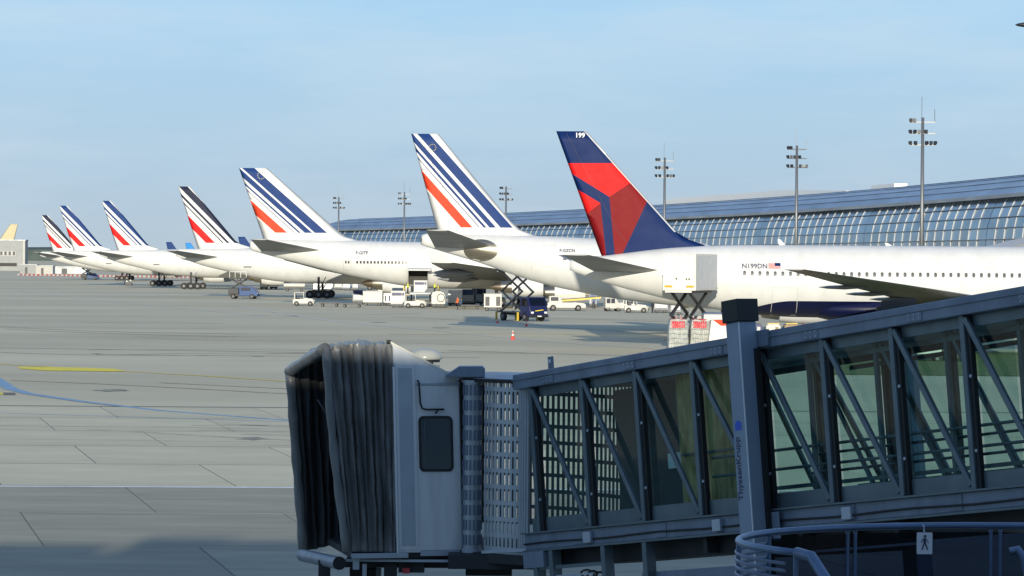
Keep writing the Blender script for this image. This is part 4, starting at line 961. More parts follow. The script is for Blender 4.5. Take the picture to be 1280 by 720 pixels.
b = MB(); b.tube([C(.765, -.03, 3.06), C(.75, -.07, 3.04), C(.745, -.08, 2.98), C(.73, -.08, 2.66), C(.70, -.08, 2.57), C(.62, -.08, 2.545), C(.30, -.08, 2.55)], .017, 8); b.build('conduit', 'gasket', cab_w, smooth=True, world=True)
b = MB(); b.tube([C(.42, -.08, 2.548), C(.44, -.10, 2.50), C(.47, -.10, 2.48)], .016, 8); b.build('conduit_hook', 'gasket', cab_w, world=True)
csub('edge_trim', [(1.17, 0), (1.205, 0), (1.205, 3.30), (1.17, 3.30)], -.03, -.012, 'paper', cab_w)
csub('door_sill', [(-.01, -.06), (.78, -.06), (.78, .035), (-.01, .035)], -.04, -.0225, 'cab_trim', cab_w, .005)
cprism('hood_sill', [(1.0, -.09), (2.02, -.09), (2.02, .0), (1.0, .0)], -.05, .0, 'cab_trim', .008)
csub('rubber_seam', [(-.07, -.05), (-.005, -.05), (-.005, 3.04), (-.07, 3.04)], -.01, .06, 'gasket', cab_w)
# beacon dome on the cab roof
dm = at(531.5, 449, 58.4); b = MB(); R_ = .30
b.loft([[(dm.x + r * math.cos(2 * math.pi * k / 24), dm.y + r * math.sin(2 * math.pi * k / 24), dm.z + z) for k in range(24)] for r, z in ((.30, 0), (.315, .025), (.30, .075), (.25, .135), (.16, .18), (.05, .20))]); db = b.build('beacon_dome', 'lamp_glass', jb, smooth=50, world=True)
b = MB(); b.cyl((dm.x, dm.y, dm.z - .05), (dm.x, dm.y, dm.z - .002), .27, n=24); b.build('dome_rim', 'gasket', db, world=True)
b = MB(); b.cyl((dm.x + .05, dm.y, dm.z - .6), (dm.x + .05, dm.y, dm.z - .05), .10, n=12); b.build('dome_stem', 'gasket', db, world=True)
b = MB(); b.cyl((dm.x + .08, dm.y, dm.z - .14), (dm.x + .08, dm.y, dm.z - .10), .19, n=20); b.build('dome_flange', 'lamp_glass', db, world=True)
# ------------------------------------------------------------------ folding hood
nb, ntp = at(437, 689, 56.55), at(411, 434, 56.5); ft, fb = at(365, 463, 59.2), at(382, 688, 59.5)
base = [C(1.21, .0, .0), C(1.21, .0, 3.70), C(1.21, 3.0, 3.70), C(1.21, 3.0, .0)]; fr = [nb, ntp, ft, fb]
fr2 = [nb, ntp + Vector((0, 0, -.02)), ft, fb]
NR, NS, NT_ = 36, 64, 30; rings = []
rnd = random.Random(3); amp = [rnd.uniform(.04, .085) * (1, 0, -1, 0)[k % 4] for k in range(NR + 1)]; amp[0] = amp[-1] = 0
from mathutils import noise as mnoise
def crumple(v, k):
    q = Vector((v.x * 3.5, v.y * 3.5, v.z * 1.6)); return mnoise.noise_vector(q) * .016 + mnoise.noise_vector(q * 2.7 + Vector((9, k * .3, 3))) * .012
def skirt(k):
    t = k / NR; te = t ** 1.05; K = [base[i].lerp(fr[i], te) for i in range(4)]
    mid2 = at(390, 436, 59.3); K[2] = base[2].lerp(mid2, te / .74) if te < .74 else mid2.lerp(fr[2], (te - .74) / .26)
    mid1 = at(424, 430, 56.55); K[1] = base[1].lerp(mid1, te / .85) if te < .85 else mid1.lerp(fr[1], (te - .85) / .15)
    pts = []; nrm = []
    for (p, q, n, out) in ((K[0], K[1], NS, -WV), (K[1], K[2], NT_, Vector((0, 0, 1))), (K[2], K[3], NS, WV)):
        for j in range(n if q is not K[3] else n + 1):
            s_ = j / n; v = p.lerp(q, s_); wob = .008 * math.sin(s_ * 9 + k * 1.7) + .006 * math.sin(s_ * 23 + k * 2.9)
            edge = min(1, 6 * s_ + .25, 6 * (1 - s_) + .25); sag = -.05 * math.sin(math.pi * s_) * (1 if out.z > .5 else 0)
            pts.append(v + out * ((amp[k] + wob) * edge + sag) + HV * (.02 * math.sin(s_ * 5 + k)) + crumple(v, k))
    return pts
rings = [skirt(k) for k in range(NR + 1)]
b = MB(); n = len(rings[0]); vs = [v for r in rings for v in r]; b.v = [tuple(v) for v in vs]
for k in range(NR):
    for i in range(n - 1): b.f.append((k * n + i, k * n + i + 1, (k + 1) * n + i + 1, (k + 1) * n + i)); b.m.append(1 if (i < NS and 23 <= k <= 27 and i > NS * .45 and rnd.random() < (.2 + .7 * i / NS)) else 0)
hood = b.build('folding_hood', ['bellows', 'bellows_worn', 'hood_inner_shade', 'hood_inner_shade'], jb, smooth=28, world=True)
so_ = hood.modifiers.new('thickness', 'SOLIDIFY'); so_.thickness = .012; so_.material_offset = 2
pn = [nb.lerp(ntp, t) + HV * (.05 + .05 * math.sin(t * math.pi)) - WV * .02 + (HV * (.0)) for t in [k / 14 for k in range(15)]]
b = MB(); b.tube(pn, [.075 + .01 * math.sin(k * 2.1) for k in range(15)], 10); b.build('hood_cushion', 'bellows', hood, smooth=True, world=True)
pt_ = [ntp.lerp(ft, t) + HV * .06 + Vector((0, 0, -.02)) for t in [k / 10 for k in range(11)]]
b = MB(); b.tube(pt_, [.10 + .01 * math.sin(k * 1.7) for k in range(11)], 10); b.build('hood_cushion', 'bellows', hood, smooth=True, world=True)
pf = [fb.lerp(ft, t) + HV * .04 for t in [k / 12 for k in range(13)]]
b = MB(); b.tube(pf, [.09 + .012 * math.sin(k * 2.3) for k in range(13)], 10); b.build('hood_cushion', 'bellows', hood, smooth=True, world=True)
b = MB(); b.tube([at(398, 500, 58), at(405, 512, 57.8), at(416, 527, 57.6)], .025, 6); b.build('hood_strut', 'gasket', hood, world=True)
b = MB(); e0 = at(486, 427, 57.0); b.cyl(e0 - Vector((0, 0, .09)), e0, .018, n=6); b.cyl(e0 - Vector((.04, 0, .01)), e0 + Vector((.04, 0, .0)), .035, n=8); b.build('hood_sensor', 'gasket', hood, world=True)
p0, p1 = at(378, 694, 59.0), at(424, 704, 56.6)
b = MB(); b.cyl(p0, p1, .115, n=18); b.build('cab_bumper', 'bumper_grey', jb, smooth=40, world=True)
b = MB(); b.cyl(p1, p1 + (p1 - p0).normalized() * .02, .12, n=18); b.build('bumper_end', 'gasket', jb, world=True)
# under the cab: rails, brackets, motors, red lamp
def ub(name, ma, px0, py0, px1, py1, d, th=.1):
    p = at(px0, py0, d); q = at(px1, py1, d); b = MB(); b.box(min(p.x, q.x), max(p.x, q.x), d, d + th, min(p.z, q.z), max(p.z, q.z)); return b.build(name, ma, jb, world=True)
ub('under_rail', 'cab_trim', 426, 699, 580, 703, 56.8); ub('under_rail', 'under_dark', 430, 703, 690, 711, 57.2, 1.2); ub('bracket', 'cab_trim', 441, 696, 449, 712, 56.7); ub('bracket', 'cab_trim', 453, 705, 458, 735, 56.75)
ub('bracket', 'under_dark', 480, 704, 496, 735, 57); ub('cross_member', 'under_dark', 560, 694, 668, 712, 56.3, 2.2); ub('motor_housing', 'under_dark', 437, 711, 470, 728, 57.5, .5); ub('motor_housing', 'under_dark', 498, 703, 530, 716, 57.0, .4)
o = ub('tail_lamp', 'tarp_red', 503, 710, 512, 717, 56.9, .08)
ub('hose_box', 'under_dark', 582, 706, 640, 720, 57.5, .6); ub('support_leg', 'under_dark', 398, 700, 412, 760, 57.4, .2); ub('support_leg', 'bridge_frame', 470, 711, 476, 760, 57.4, .2)
# ================================================================== CURVED GUARD RAIL (lower right)
rc0 = Vector((4.55, 28.1, 0)); RR = 2.42; zr = 4.14
gr = thing('guard_rail', 'curved blue steel balustrade with mesh screens round a stair landing', 'railing', (rc0.x, rc0.y, 0))
def rp_(deg, z, r=RR): return Vector((rc0.x + r * 1.05 * math.cos(R(deg)), rc0.y + r * .78 * math.sin(R(deg)), z))
b = MB(); b.tube([rp_(a, zr) for a in range(15, 214, 6)], .032, 10); b.build('top_rail', 'rail_blue', gr, smooth=True, world=True)
e = rp_(213, zr); b = MB(); b.tube([e, e + Vector((.12, -.12, -.02)), e + Vector((.32, -.5, -.35)), e + Vector((.75, -1.2, -1.1)), e + Vector((1.4, -2.2, -2.1))], .048, 10); b.build('stair_rail', 'rail_blue', gr, smooth=True, world=True)
for a0, a1 in ((24, 57), (57, 90), (90, 123), (123, 149)):
    b = MB(); vs = []
    for k in range(9): a = lerp(a0, a1, k / 8); vs += [rp_(a, zr - .06), rp_(a, zr - 1.05)]
    b.add(vs, [(2 * k, 2 * k + 1, 2 * k + 3, 2 * k + 2) for k in range(8)]); b.build('mesh_panel', 'mesh_screen', gr, world=True)
for a in (24, 57, 90, 123):
    for da in (-1.0, 1.0): b = MB(); b.cyl(rp_(a + da, zr - 1.15), rp_(a + da, zr - .02), .018, n=8); b.build('baluster', 'rail_blue', gr, world=True)
for k in range(9):
    z = zr - .10 - k * .062; b = MB(); b.tube([rp_(a, z, RR + .02) for a in range(150, 216, 6)], .016, 6); b.build('slat', 'slat_blue', gr, world=True)
for a in (150, 178, 213): b = MB(); b.cyl(rp_(a, zr - 1.2), rp_(a, zr - .02), .022, n=8); b.build('baluster', 'rail_blue', gr, world=True)
b = MB(); b.loft([[rp_(a, zr - 1.35, r) for a in range(0, 360, 12)] for r in (RR + .1,)] + [[rp_(a, zr - 1.15, RR + .1) for a in range(0, 360, 12)]]); b.build('landing', 'under_dark', gr, world=True)
b = MB(); b.cyl((rc0.x, rc0.y, 0), (rc0.x, rc0.y, zr - 1.35), .5, n=20); b.build('support_column', 'wall_grey', gr, world=True)
b = MB(); p = at(1263, 690, 27.9); b.tube([p, p + Vector((.06, 0, .02)), p + Vector((.12, -.02, -.06)), p + Vector((.2, -.1, -.5)), p + Vector((.25, -.2, -1.2))], .04, 8); b.build('inner_rail', 'rail_blue', gr, smooth=True, world=True)
# pedestrian sign hung on the rail
sp = at(1154, 678, 29.75); sg = thing('pedestrian_sign', 'white sign with walking person hung on the curved railing', 'sign', (sp.x, sp.y, sp.z))
b = MB(); b.prism([(-.068, -.10), (.068, -.10), (.072, -.09), (.072, .09), (.068, .10), (-.068, .10), (-.072, .09), (-.072, -.09)], lambda a, c: (a, -.10, c), lambda a, c: (a, -.092, c)); pl = b.build('plate', 'paper', sg)
K = lambda pts: MB().add([(x, -.104, z) for x, z in pts], [tuple(range(len(pts)))])
b = MB(); b.add([(.004 + .013 * math.cos(R(a)), -.104, .066 + .013 * math.sin(R(a))) for a in range(0, 360, 30)], [tuple(range(12))])
for pts in ([(-.012, .048), (.014, .048), (.012, -.002), (-.010, -.002)], [(.012, .045), (.018, .042), (.040, .006), (.033, .002)], [(-.010, .045), (-.017, .042), (-.036, .008), (-.029, .003)], [(.0, .0), (.012, .0), (.034, -.058), (.022, -.060)], [(-.010, .0), (.002, .0), (-.018, -.060), (-.030, -.058)]):
    b.add([(x, -.104, z) for x, z in pts], [(0, 1, 2, 3)])
b.build('walking_figure', 'lettering_navy', sg)
b = MB(); b.cyl((0, -.05, .10), (0, -.05, .16), .006, n=6); b.cyl((0, -.1, .10), (0, .02, .165), .005, n=6); b.build('hanger', 'cab_trim', sg)
# ================================================================== GROUND EQUIPMENT (local: +x forward, z up)
def wheels(g, pos, r, w, name='wheel'):
    first = None
    for x, y in pos:
        if first is None:
            b = MB(); b.cyl((0, -w / 2, 0), (0, w / 2, 0), r, n=16); b.cyl((0, -w / 2 - .015, 0), (0, w / 2 + .015, 0), r * .5, n=10, mi=1); first = b.build(name, ['rubber', 'wheel_grey'], g, smooth=40); first.location = (x, y, r)
        else: inst(first, name, g, (x, y, r))
def put(g, px, py, deg=0.0, label=None, group=None):
    q = gp(px, py); g.location = (q.x, q.y, 0); g.rotation_euler = (0, 0, R(deg))
    if label: g['label'] = label
    if group: g['group'] = group
    return g
def bx(name, ma, g, boxes, bevel=.03):
    b = MB()
    for q in boxes: b.box(*q)
    return b.build(name, ma, g, bevel=bevel)
def make_tug(label):
    g = thing('baggage_tug', label, 'tug')
    b = MB(); b.loft([[(x, s * w, z) for s, z in ((-1, .32), (1, .32), (1, z1), (-1, z1))] for x, w, z1 in ((-1.5, .62, .85), (-1.4, .7, .95), (.1, .7, .95), (.15, .68, 1.12), (1.25, .6, 1.0), (1.5, .5, .75))]); b.build('body', 'veh_white', g, bevel=.04)
    bx('cab_roof', 'veh_white', g, [(-1.3, .15, -.66, .66, 1.82, 1.9)])
    for x, y in ((-1.25, -.62), (-1.25, .62), (.08, -.62), (.08, .62)): b = MB(); b.bar((x, y, .9), (x + (.0 if x < 0 else -.06), y, 1.84), .07, .07); b.build('cab_post', 'veh_white', g)
    bx('seat', 'cloth_dark', g, [(-1.1, -.6, -.4, .4, .95, 1.1), (-1.15, -1.0, -.4, .4, 1.1, 1.5)]); b = MB(); b.box(.0, .05, -.6, .6, 1.15, 1.78); b.build('windscreen', 'dark_glass', g)
    bx('front_bumper', 'steel_dark', g, [(1.5, 1.62, -.6, .6, .3, .55)])
    for y in (-.4, .4): b = MB(); b.cyl((1.5, y, .78), (1.53, y, .78), .09, n=12); b.build('headlight', 'head_lamp', g)
    wheels(g, [(-.95, -.62), (-.95, .62), (.95, -.6), (.95, .6)], .34, .22); return g
def make_dolly(label, length=2.6):
    g = thing('baggage_dolly', label, 'dolly')
    bx('deck', 'steel_dark', g, [(-length / 2, length / 2, -.8, .8, .42, .52)], .01); bx('side_rail', 'steel_dark', g, [(-length / 2, length / 2, -.84, -.8, .44, .58)], 0); bx('side_rail', 'steel_dark', g, [(-length / 2, length / 2, .8, .84, .44, .58)], 0)
    b = MB(); b.bar((length / 2, 0, .42), (length / 2 + .7, 0, .3), .06, .06); b.build('tow_bar', 'steel_dark', g); wheels(g, [(-length * .36, -.62), (-length * .36, .62), (length * .36, -.62), (length * .36, .62)], .2, .14); return g
def make_uld(label, ma='uld_alu', band=None, w=1.55, h=1.62, dep=1.5, z0=.53):
    g = thing('cargo_container', label, 'container')
    b = MB(); b.prism([(-w / 2, 0), (w / 2 - .0, 0), (w / 2 + .38, .48), (w / 2 + .38, h), (-w / 2, h)], lambda a, c: (a, -dep / 2, z0 + c), lambda a, c: (a, dep / 2, z0 + c)); b.build('shell', ma, g, bevel=.03)
    for x in (-w / 2 + .03, w / 2 - .05, w / 2 + .33): bx('edge_post', 'veh_grey', g, [(x - .03, x + .03, -dep / 2 - .02, -dep / 2 - .001, z0 + (.5 if x > w / 2 else 0), z0 + h)], 0)
    bx('base_pan', 'veh_grey', g, [(-w / 2 - .03, w / 2 + .03, -dep / 2 - .03, dep / 2 + .03, z0 - .06, z0 - .005)], 0)
    if band: bx('colour_band', band, g, [(-w / 2 + .12, w / 2 + .25, -dep / 2 - .012, -dep / 2 - .001, z0 + h * .62, z0 + h * .85)], 0)
    b = MB(); b.box(-w / 2 + .1, w / 2 - .1, -dep / 2 - .015, -dep / 2 - .001, z0 + .1, z0 + h * .55); b.build('door_curtain', 'veh_grey', g)
    bx('stand', 'steel_dark', g, [(-w / 2, w / 2, -dep / 2, dep / 2, .2, z0 - .06)], 0); wheels(g, [(-.5, -.6), (-.5, .6), (.5, -.6), (.5, .6)], .2, .14); return g
def make_truck(label, ma, boxmat, sidemat, L=7.2, boxz=4.5, boxl=6.0, boxh=2.6, cabm=None, boxx=None, outriggers=True):
    """scissor-lift catering truck"""
    g = thing('scissor_lift_truck', label, 'truck'); cabm = cabm or ma; f = L / 2
    bx('chassis', 'steel_dark', g, [(-f, f - .4, -.45, .45, .62, .9), (-f, f - 2.0, -1.1, 1.1, .88, 1.0)], .02)
    b = MB(); b.loft([[(x, s * w, z) for s, z in ((-1, .5), (1, .5), (1, z1), (-1, z1))] for x, w, z1 in ((f - 2.0, 1.16, 2.62), (f - .55, 1.16, 2.62), (f - .12, 1.14, 1.65), (f, 1.1, .95))]); cb = b.build('cab', cabm, g, bevel=.06)
    b = MB(); b.add([(f - .50, -1.0, 2.5), (f - .50, 1.0, 2.5), (f - .11, 1.0, 1.68), (f - .11, -1.0, 1.68)], [(0, 1, 2, 3)]); b.v = [(x + .02, y, z + .02) for x, y, z in b.v]; b.build('windscreen', 'dark_glass', cb)
    for s in (-1, 1):
        b = MB(); b.box(f - 1.7, f - .65, s * 1.17 - .005, s * 1.17 + .005, 1.65, 2.45); b.build('side_window', 'dark_glass', cb)
        b = MB(); b.box(f - .02, f + .03, s * .85 - .16, s * .85 + .16, .85, 1.05); b.build('headlight', 'head_lamp', cb)
        b = MB(); b.box(f - .6, f - .45, s * 1.3 - .1, s * 1.3 + .1, 1.7, 2.2); b.build('mirror', 'lamp_black', cb)
    bx('bumper', 'lamp_black', g, [(f - .1, f + .12, -1.15, 1.15, .42, .72)], .03); bx('number_plate', 'paper', g, [(f + .121, f + .13, -.26, .26, .5, .62)], 0)
    wheels(g, [(f - 1.1, -1.0), (f - 1.1, 1.0), (-f + 1.4, -1.0), (-f + 1.4, 1.0)], .48, .32)
    if boxx is None: boxx = -f
    x0, x1 = -f + .5, f - 2.3
    for s in (-.75, .75):
        h = (boxz - 1.2) / 2
        for k in (0, 1):
            za, zb_ = 1.05 + k * h, 1.05 + (k + 1) * h
            b = MB(); b.bar((x0, s, za), (x1, s, zb_), .12, .22, up=(0, 1, 0)); b.build('scissor_arm', 'steel_dark', g)
            b = MB(); b.bar((x1, s * .88, za), (x0, s * .88, zb_), .12, .22, up=(0, 1, 0)); b.build('scissor_arm', 'steel_dark', g)
    b = MB(); b.cyl(((x0 + x1) / 2 - .8, 0, 1.1), ((x0 + x1) / 2 + .5, 0, 1.0 + (boxz - 1) * .6), .11, n=10); b.build('hydraulic_ram', 'uld_alu', g)
    bx('box_subframe', 'steel_dark', g, [(boxx + .2, boxx + boxl - .2, -.9, .9, boxz - .18, boxz - .01)], .02)
    bo = bx('box', boxmat, g, [(boxx, boxx + boxl, -1.22, 1.22, boxz, boxz + boxh)], .03)
    bxx = lambda n, m_, q: (lambda b: b.build(n, m_, bo))((lambda b: (b.box(*q), b)[1])(MB()))
    bxx('rear_door', boxmat, (boxx - .05, boxx - .001, -1.12, 1.12, boxz + .08, boxz + boxh - .12)); bxx('door_frame', 'veh_grey', (boxx - .03, boxx + .05, -1.24, 1.24, boxz + boxh - .1, boxz + boxh + .03))
    for s in (-1, 1): bxx('side_panel', sidemat, (boxx + .12, boxx + boxl - .12, s * 1.225 - .004, s * 1.225 + .012 * s + .004, boxz + .1, boxz + boxh - .12))
    for y in (-.82, .78): bxx('amber_lamp', 'amber', (boxx - .075, boxx - .051, y - .28, y + .28, boxz + .22, boxz + .37))
    for y, z in ((-.75, .75), (-.55, .75), (.2, .78)): bxx('latch', 'steel_dark', (boxx - .065, boxx - .051, y - .05, y + .05, boxz + z, boxz + z + .14))
    bxx('platform', 'veh_grey', (boxx + boxl, boxx + boxl + 1.0, -1.0, 1.0, boxz + .05, boxz + .2)); bxx('rear_step', 'veh_cream', (boxx - .12, boxx - .005, -.95, 1.0, boxz - .14, boxz - .01))
    for s in (-1, 1):
        b = MB(); b.cyl((boxx + boxl + .9, s * .95, boxz + .2), (boxx + boxl + .9, s * .95, boxz + 1.3), .03, n=6); b.cyl((boxx + boxl, s * .95, boxz + 1.25), (boxx + boxl + .9, s * .95, boxz + 1.25), .03, n=6); b.build('platform_rail', 'steel_dark', bo)
    for s in (-1, 1) if outriggers else ():
        for x in (-f + .3, f - 2.3): bx('outrigger', 'veh_yellow', g, [(x - .09, x + .09, s * 1.25 - .09, s * 1.25 + .09, .02, .95)], .01)
    return g
def make_person(label, vest, arms=((.0, -.34), (.0, .34)), name='person', lean=0.0):
    g = bpy.data.objects.new('person', None)
    V = [(0, 0, .92), (0, 0, 1.15), (.02, 0, 1.40), (.03, 0, 1.50), (.05, 0, 1.66)]; E = [(0, 1), (1, 2), (2, 3), (3, 4)]; RD = [.15, .145, .17, .06, .10]
    for s in (-1, 1):
        k = len(V); V += [(0, s * .10, .86), (.04 * s, s * .11, .48), (.06 * s - .02, s * .11, .07), (.06 * s + .13, s * .12, .035)]; RD += [.105, .07, .05, .045]; E += [(0, k), (k, k + 1), (k + 1, k + 2), (k + 2, k + 3)]
        k = len(V); a = arms[0 if s < 0 else 1]; V += [(.0, s * .2, 1.40), (.04 + a[0] * .5, s * .27, 1.14), (.16 + a[0], s * .26, .92 + abs(a[0]) * .5), (.20 + a[0], s * .26, .84 + abs(a[0]) * .5)]; RD += [.065, .052, .042, .04]; E += [(2, k), (k, k + 1), (k + 1, k + 2), (k + 2, k + 3)]
    me = bpy.data.meshes.new('person'); me.from_pydata(V, E, []); o = bpy.data.objects.new('person', me); COL.objects.link(o)
    sk = o.modifiers.new('skin', 'SKIN'); o.modifiers.new('sub', 'SUBSURF').levels = 1
    for i, v in enumerate(me.skin_vertices[0].data): v.radius = (RD[i], RD[i]); v.use_root = (i == 0)
    bpy.context.view_layer.update(); dg = bpy.context.evaluated_depsgraph_get(); m2 = bpy.data.meshes.new_from_object(o.evaluated_get(dg)); bpy.data.objects.remove(o); bpy.data.objects.remove(g)
    for mm in ('cloth_dark', vest, 'skin', 'lamp_black'): m2.materials.append(MATS[mm])
    for p in m2.polygons:
        c = p.center; p.material_index = 3 if c.z > 1.69 else 2 if (c.z > 1.50 or (abs(c.y) > .2 and c.z < .93)) else 1 if c.z > .88 else 0; p.use_smooth = True
    o = bpy.data.objects.new('person', m2); COL.objects.link(o); tag(o, label, 'person'); return o
def make_box_cart(label, w, h, dep, ma, top='veh_grey', ribs=0):
    g = thing('equipment_cart', label, 'cart'); bx('body', ma, g, [(-w / 2, w / 2, -dep / 2, dep / 2, .45, h)], .04); bx('lid', top, g, [(-w / 2 - .04, w / 2 + .04, -dep / 2 - .04, dep / 2 + .04, h + .001, h + .08)], .02)
    for k in range(ribs): x = lerp(-w / 2 + .1, w / 2 - .1, (k + .5) / ribs); bx('side_panel', 'veh_grey' if k % 2 else 'steel_dark', g, [(x - w / ribs * .36, x + w / ribs * .36, -dep / 2 - .02, -dep / 2 - .001, .65 + .15 * (k % 2), h * (.62 if k % 2 else .86))], 0)
    bx('chassis', 'steel_dark', g, [(-w / 2 + .1, w / 2 - .1, -dep / 2 + .1, dep / 2 - .1, .25, .449)], 0); wheels(g, [(-w * .34, -dep * .4), (-w * .34, dep * .4), (w * .34, -dep * .4), (w * .34, dep * .4)], .24, .16)
    b = MB(); b.bar((w / 2, 0, .35), (w / 2 + .8, 0, .25), .07, .07); b.build('tow_bar', 'steel_dark', g); return g
def make_cone(label):
    g = thing('traffic_cone', label, 'traffic cone'); bx('base', 'cone_red', g, [(-.2, .2, -.2, .2, 0, .04)], .01)
    ring = lambda r, z: [(r * math.cos(2 * math.pi * k / 16), r * math.sin(2 * math.pi * k / 16), z) for k in range(16)]
    for nm, ma, a, c in (('body', 'cone_red', .041, .30), ('white_band', 'line_white', .30, .46), ('body', 'cone_red', .46, .60), ('white_band', 'line_white', .60, .76)):
        b = MB(); b.loft([ring(.155 - .15 * a / .8, a), ring(.155 - .15 * c / .8, c)]); b.build(nm, ma, g, smooth=40)
    return g
# --- traffic cone and the two lift trucks
put(make_cone('red and white traffic cone alone on the open apron'), 641, 424.5).scale = (1.05, 1.05, 1.05)
tr = make_truck('navy scissor-lift truck raised behind the airliner with metal disc', 'veh_blue', 'veh_blue', 'veh_blue', boxz=5.45, boxh=2.1, boxl=5.2, L=7.0); put(tr, 652, 401, -58)
for nm, ma, a in (('emblem', 'line_yellow', 0),):
    b = MB(); b.tube([(3.5 - .02 * 0 + .06, y, 1.18 + .12 * y) for y in (-.5, -.2, .2, .5)], .05, 6); b.build('cab_emblem', 'line_yellow', tr)
tr = make_truck('white box truck raised on scissor lift against the airliner N199DN', 'veh_white', 'veh_cream', 'box_side', boxz=4.5, boxh=2.62, boxl=6.0, L=7.2, outriggers=False)
q = at(849, 340, 228.4); th = R(90 - 18.5); dv = Vector((math.cos(th), math.sin(th), 0)); c = Vector((q.x, q.y, 0)) + dv * 3.6; tr.location = (c.x, c.y, 0); tr.rotation_euler = (0, 0, th)
# --- trains of carts by the cargo hold of F-GITF
G_U = 'cargo containers by the open hold'
put(make_tug('white baggage tug towing empty dollies clear of the fuselage'), 379.5, 382.3, 0, None, 'white baggage tugs')
for px, py in ((412, 383.2), (440, 384.2)): put(make_dolly('empty low dolly coupled to the white tug' if px < 420 else 'empty low dolly next to the blue container in the train', 2.7), px, py, -1, None, 'empty dollies behind the tug')
put(make_uld('blue cargo container at the end of the dolly train', 'uld_blue', h=1.5), 448, 380, 0, None, G_U)
g = make_box_cart('plain white box trailer beside the blue cargo container', 2.75, 2.0, 1.6, 'veh_white', 'veh_white'); put(g, 466, 382, 0)
g = make_box_cart('open-framed grey cart between white trailer and banded container', 1.1, 1.7, 1.4, 'uld_alu', 'veh_grey', 3); put(g, 484.5, 382, 0)
put(make_uld('white cargo container with blue band next to the small tug', 'veh_white', 'uld_blue', h=1.75), 496, 384.2, 0, None, G_U)
put(make_box_cart('white canopy cart behind the banded container', 1.6, 2.25, 1.3, 'veh_grey', 'veh_white', 2), 497, 379.5, 0)
put(make_tug('white baggage tug parked right under the cargo loader'), 519, 385, 0, None, 'white baggage tugs')
# cargo loader with a container on its deck
ld = thing('cargo_loader', 'yellow and grey cargo loader raised at the open hold', 'cargo loader'); q = gp(526, 383); ld.location = (q.x, q.y, 0)
bx('chassis', 'steel_dark', ld, [(-1.7, 1.7, -4, 2.4, .35, .8)], .03); bx('deck', 'veh_grey', ld, [(-1.45, 1.45, -3.4, 2.6, 1.75, 1.95)], .02)
for x in (-1.3, 1.3):
    for k in (0, 1): b = MB(); b.bar((x, -3 + k * .1, .8 if k == 0 else 1.75), (x, 2.2, 1.75 if k == 0 else .8), .12, .16); b.build('scissor_arm', 'steel_dark', ld)
for x0, x1 in ((-2.3, -1.5), (1.6, 2.5)):
    bx('side_platform', 'veh_yellow', ld, [(x0, x1, -3.2, 2.2, 1.6, 1.75)], .02)
    for k in range(4): bx('platform_post', 'veh_yellow', ld, [((x0 if x0 < 0 else x1) - .05, (x0 if x0 < 0 else x1) + .05, -3 + k * 1.6, -2.9 + k * 1.6, 1.75, 2.9)], 0)
    bx('platform_rail', 'veh_yellow', ld, [((x0 if x0 < 0 else x1) - .04, (x0 if x0 < 0 else x1) + .04, -3.1, 2.1, 2.86, 2.94), ((x0 if x0 < 0 else x1) - .04, (x0 if x0 < 0 else x1) + .04, -3.1, 2.1, 2.3, 2.37)], 0)
wheels(ld, [(-1.5, -3), (1.5, -3), (-1.5, 1.6), (1.5, 1.6)], .35, .3)
u = make_uld('white container on the loader deck at the open hold', 'veh_white', 'uld_blue', h=1.6, w=1.5, z0=.3); u.location = (q.x - .2, q.y - .5, 1.76); tag(u, group=G_U)
# igloo container with round mark
ig = thing('cargo_container', 'white rounded container with dark ring mark beside the loader', 'container', (0, 0, 0), 0, G_U)
b = MB(); b.prism([(-.95, .5), (.95, .5), (.98, 1.6), (.75, 2.05), (.3, 2.25), (-.4, 2.25), (-.8, 2.1), (-.95, 1.7)], lambda a, c: (a, -.8, c), lambda a, c: (a, .8, c)); b.build('shell', 'veh_white', ig, bevel=.05)
b = MB(); b.tube([(.35 + .5 * math.cos(R(a)), -.82, 1.35 + .55 * math.sin(R(a))) for a in range(0, 360, 20)], .05, 6, closed=True); b.build('ring_mark', 'steel_dark', ig); bx('stand', 'steel_dark', ig, [(-.9, .9, -.75, .75, .25, .49)], 0); wheels(ig, [(-.6, -.6), (-.6, .6), (.6, -.6), (.6, .6)], .22, .14); put(ig, 548, 384.5)
put(make_uld('grey-blue container behind the worker in orange vest', 'uld_alu', h=1.7), 567, 382.5, 0, None, G_U)
put(make_uld('deep blue container at the engine of F-GITF', 'veh_midblue', h=1.8, w=1.7), 585, 382, 0, None, G_U); put(make_uld('dark navy container behind the grounded dollies', 'uld_blue', h=1.9, w=1.7), 597, 381, 0, None, G_U)
put(make_dolly('low dolly beside the worker in orange vest', 2.4), 588, 386.5, 0)
put(make_box_cart('white ground power cart with dark panels near the navy truck', 2.3, 2.15, 1.8, 'veh_white', 'veh_white', 3), 616, 388.5, 0)
put(make_person('worker in orange vest and dark trousers standing by dollies', 'hi_vis_orange'), 572, 387, 200)
p = make_person('worker in yellow vest standing on the loader platform', 'hi_vis_yellow', ((.2, 0), (.1, 0))); p.location = (q.x + 1.95, q.y - 1.2, 1.76)
p = make_person('worker in yellow vest on the loader platform beside the hold opening edge', 'hi_vis_yellow'); p.location = (q.x - 1.85, q.y + .3, 1.76)
p = make_person('person in dark clothes walking past the navy containers', 'cloth_dark'); put(p, 815.5, 391, 40)
p = make_person('worker in blue beside the lone blue container', 'veh_midblue'); put(p, 742, 386, 90)
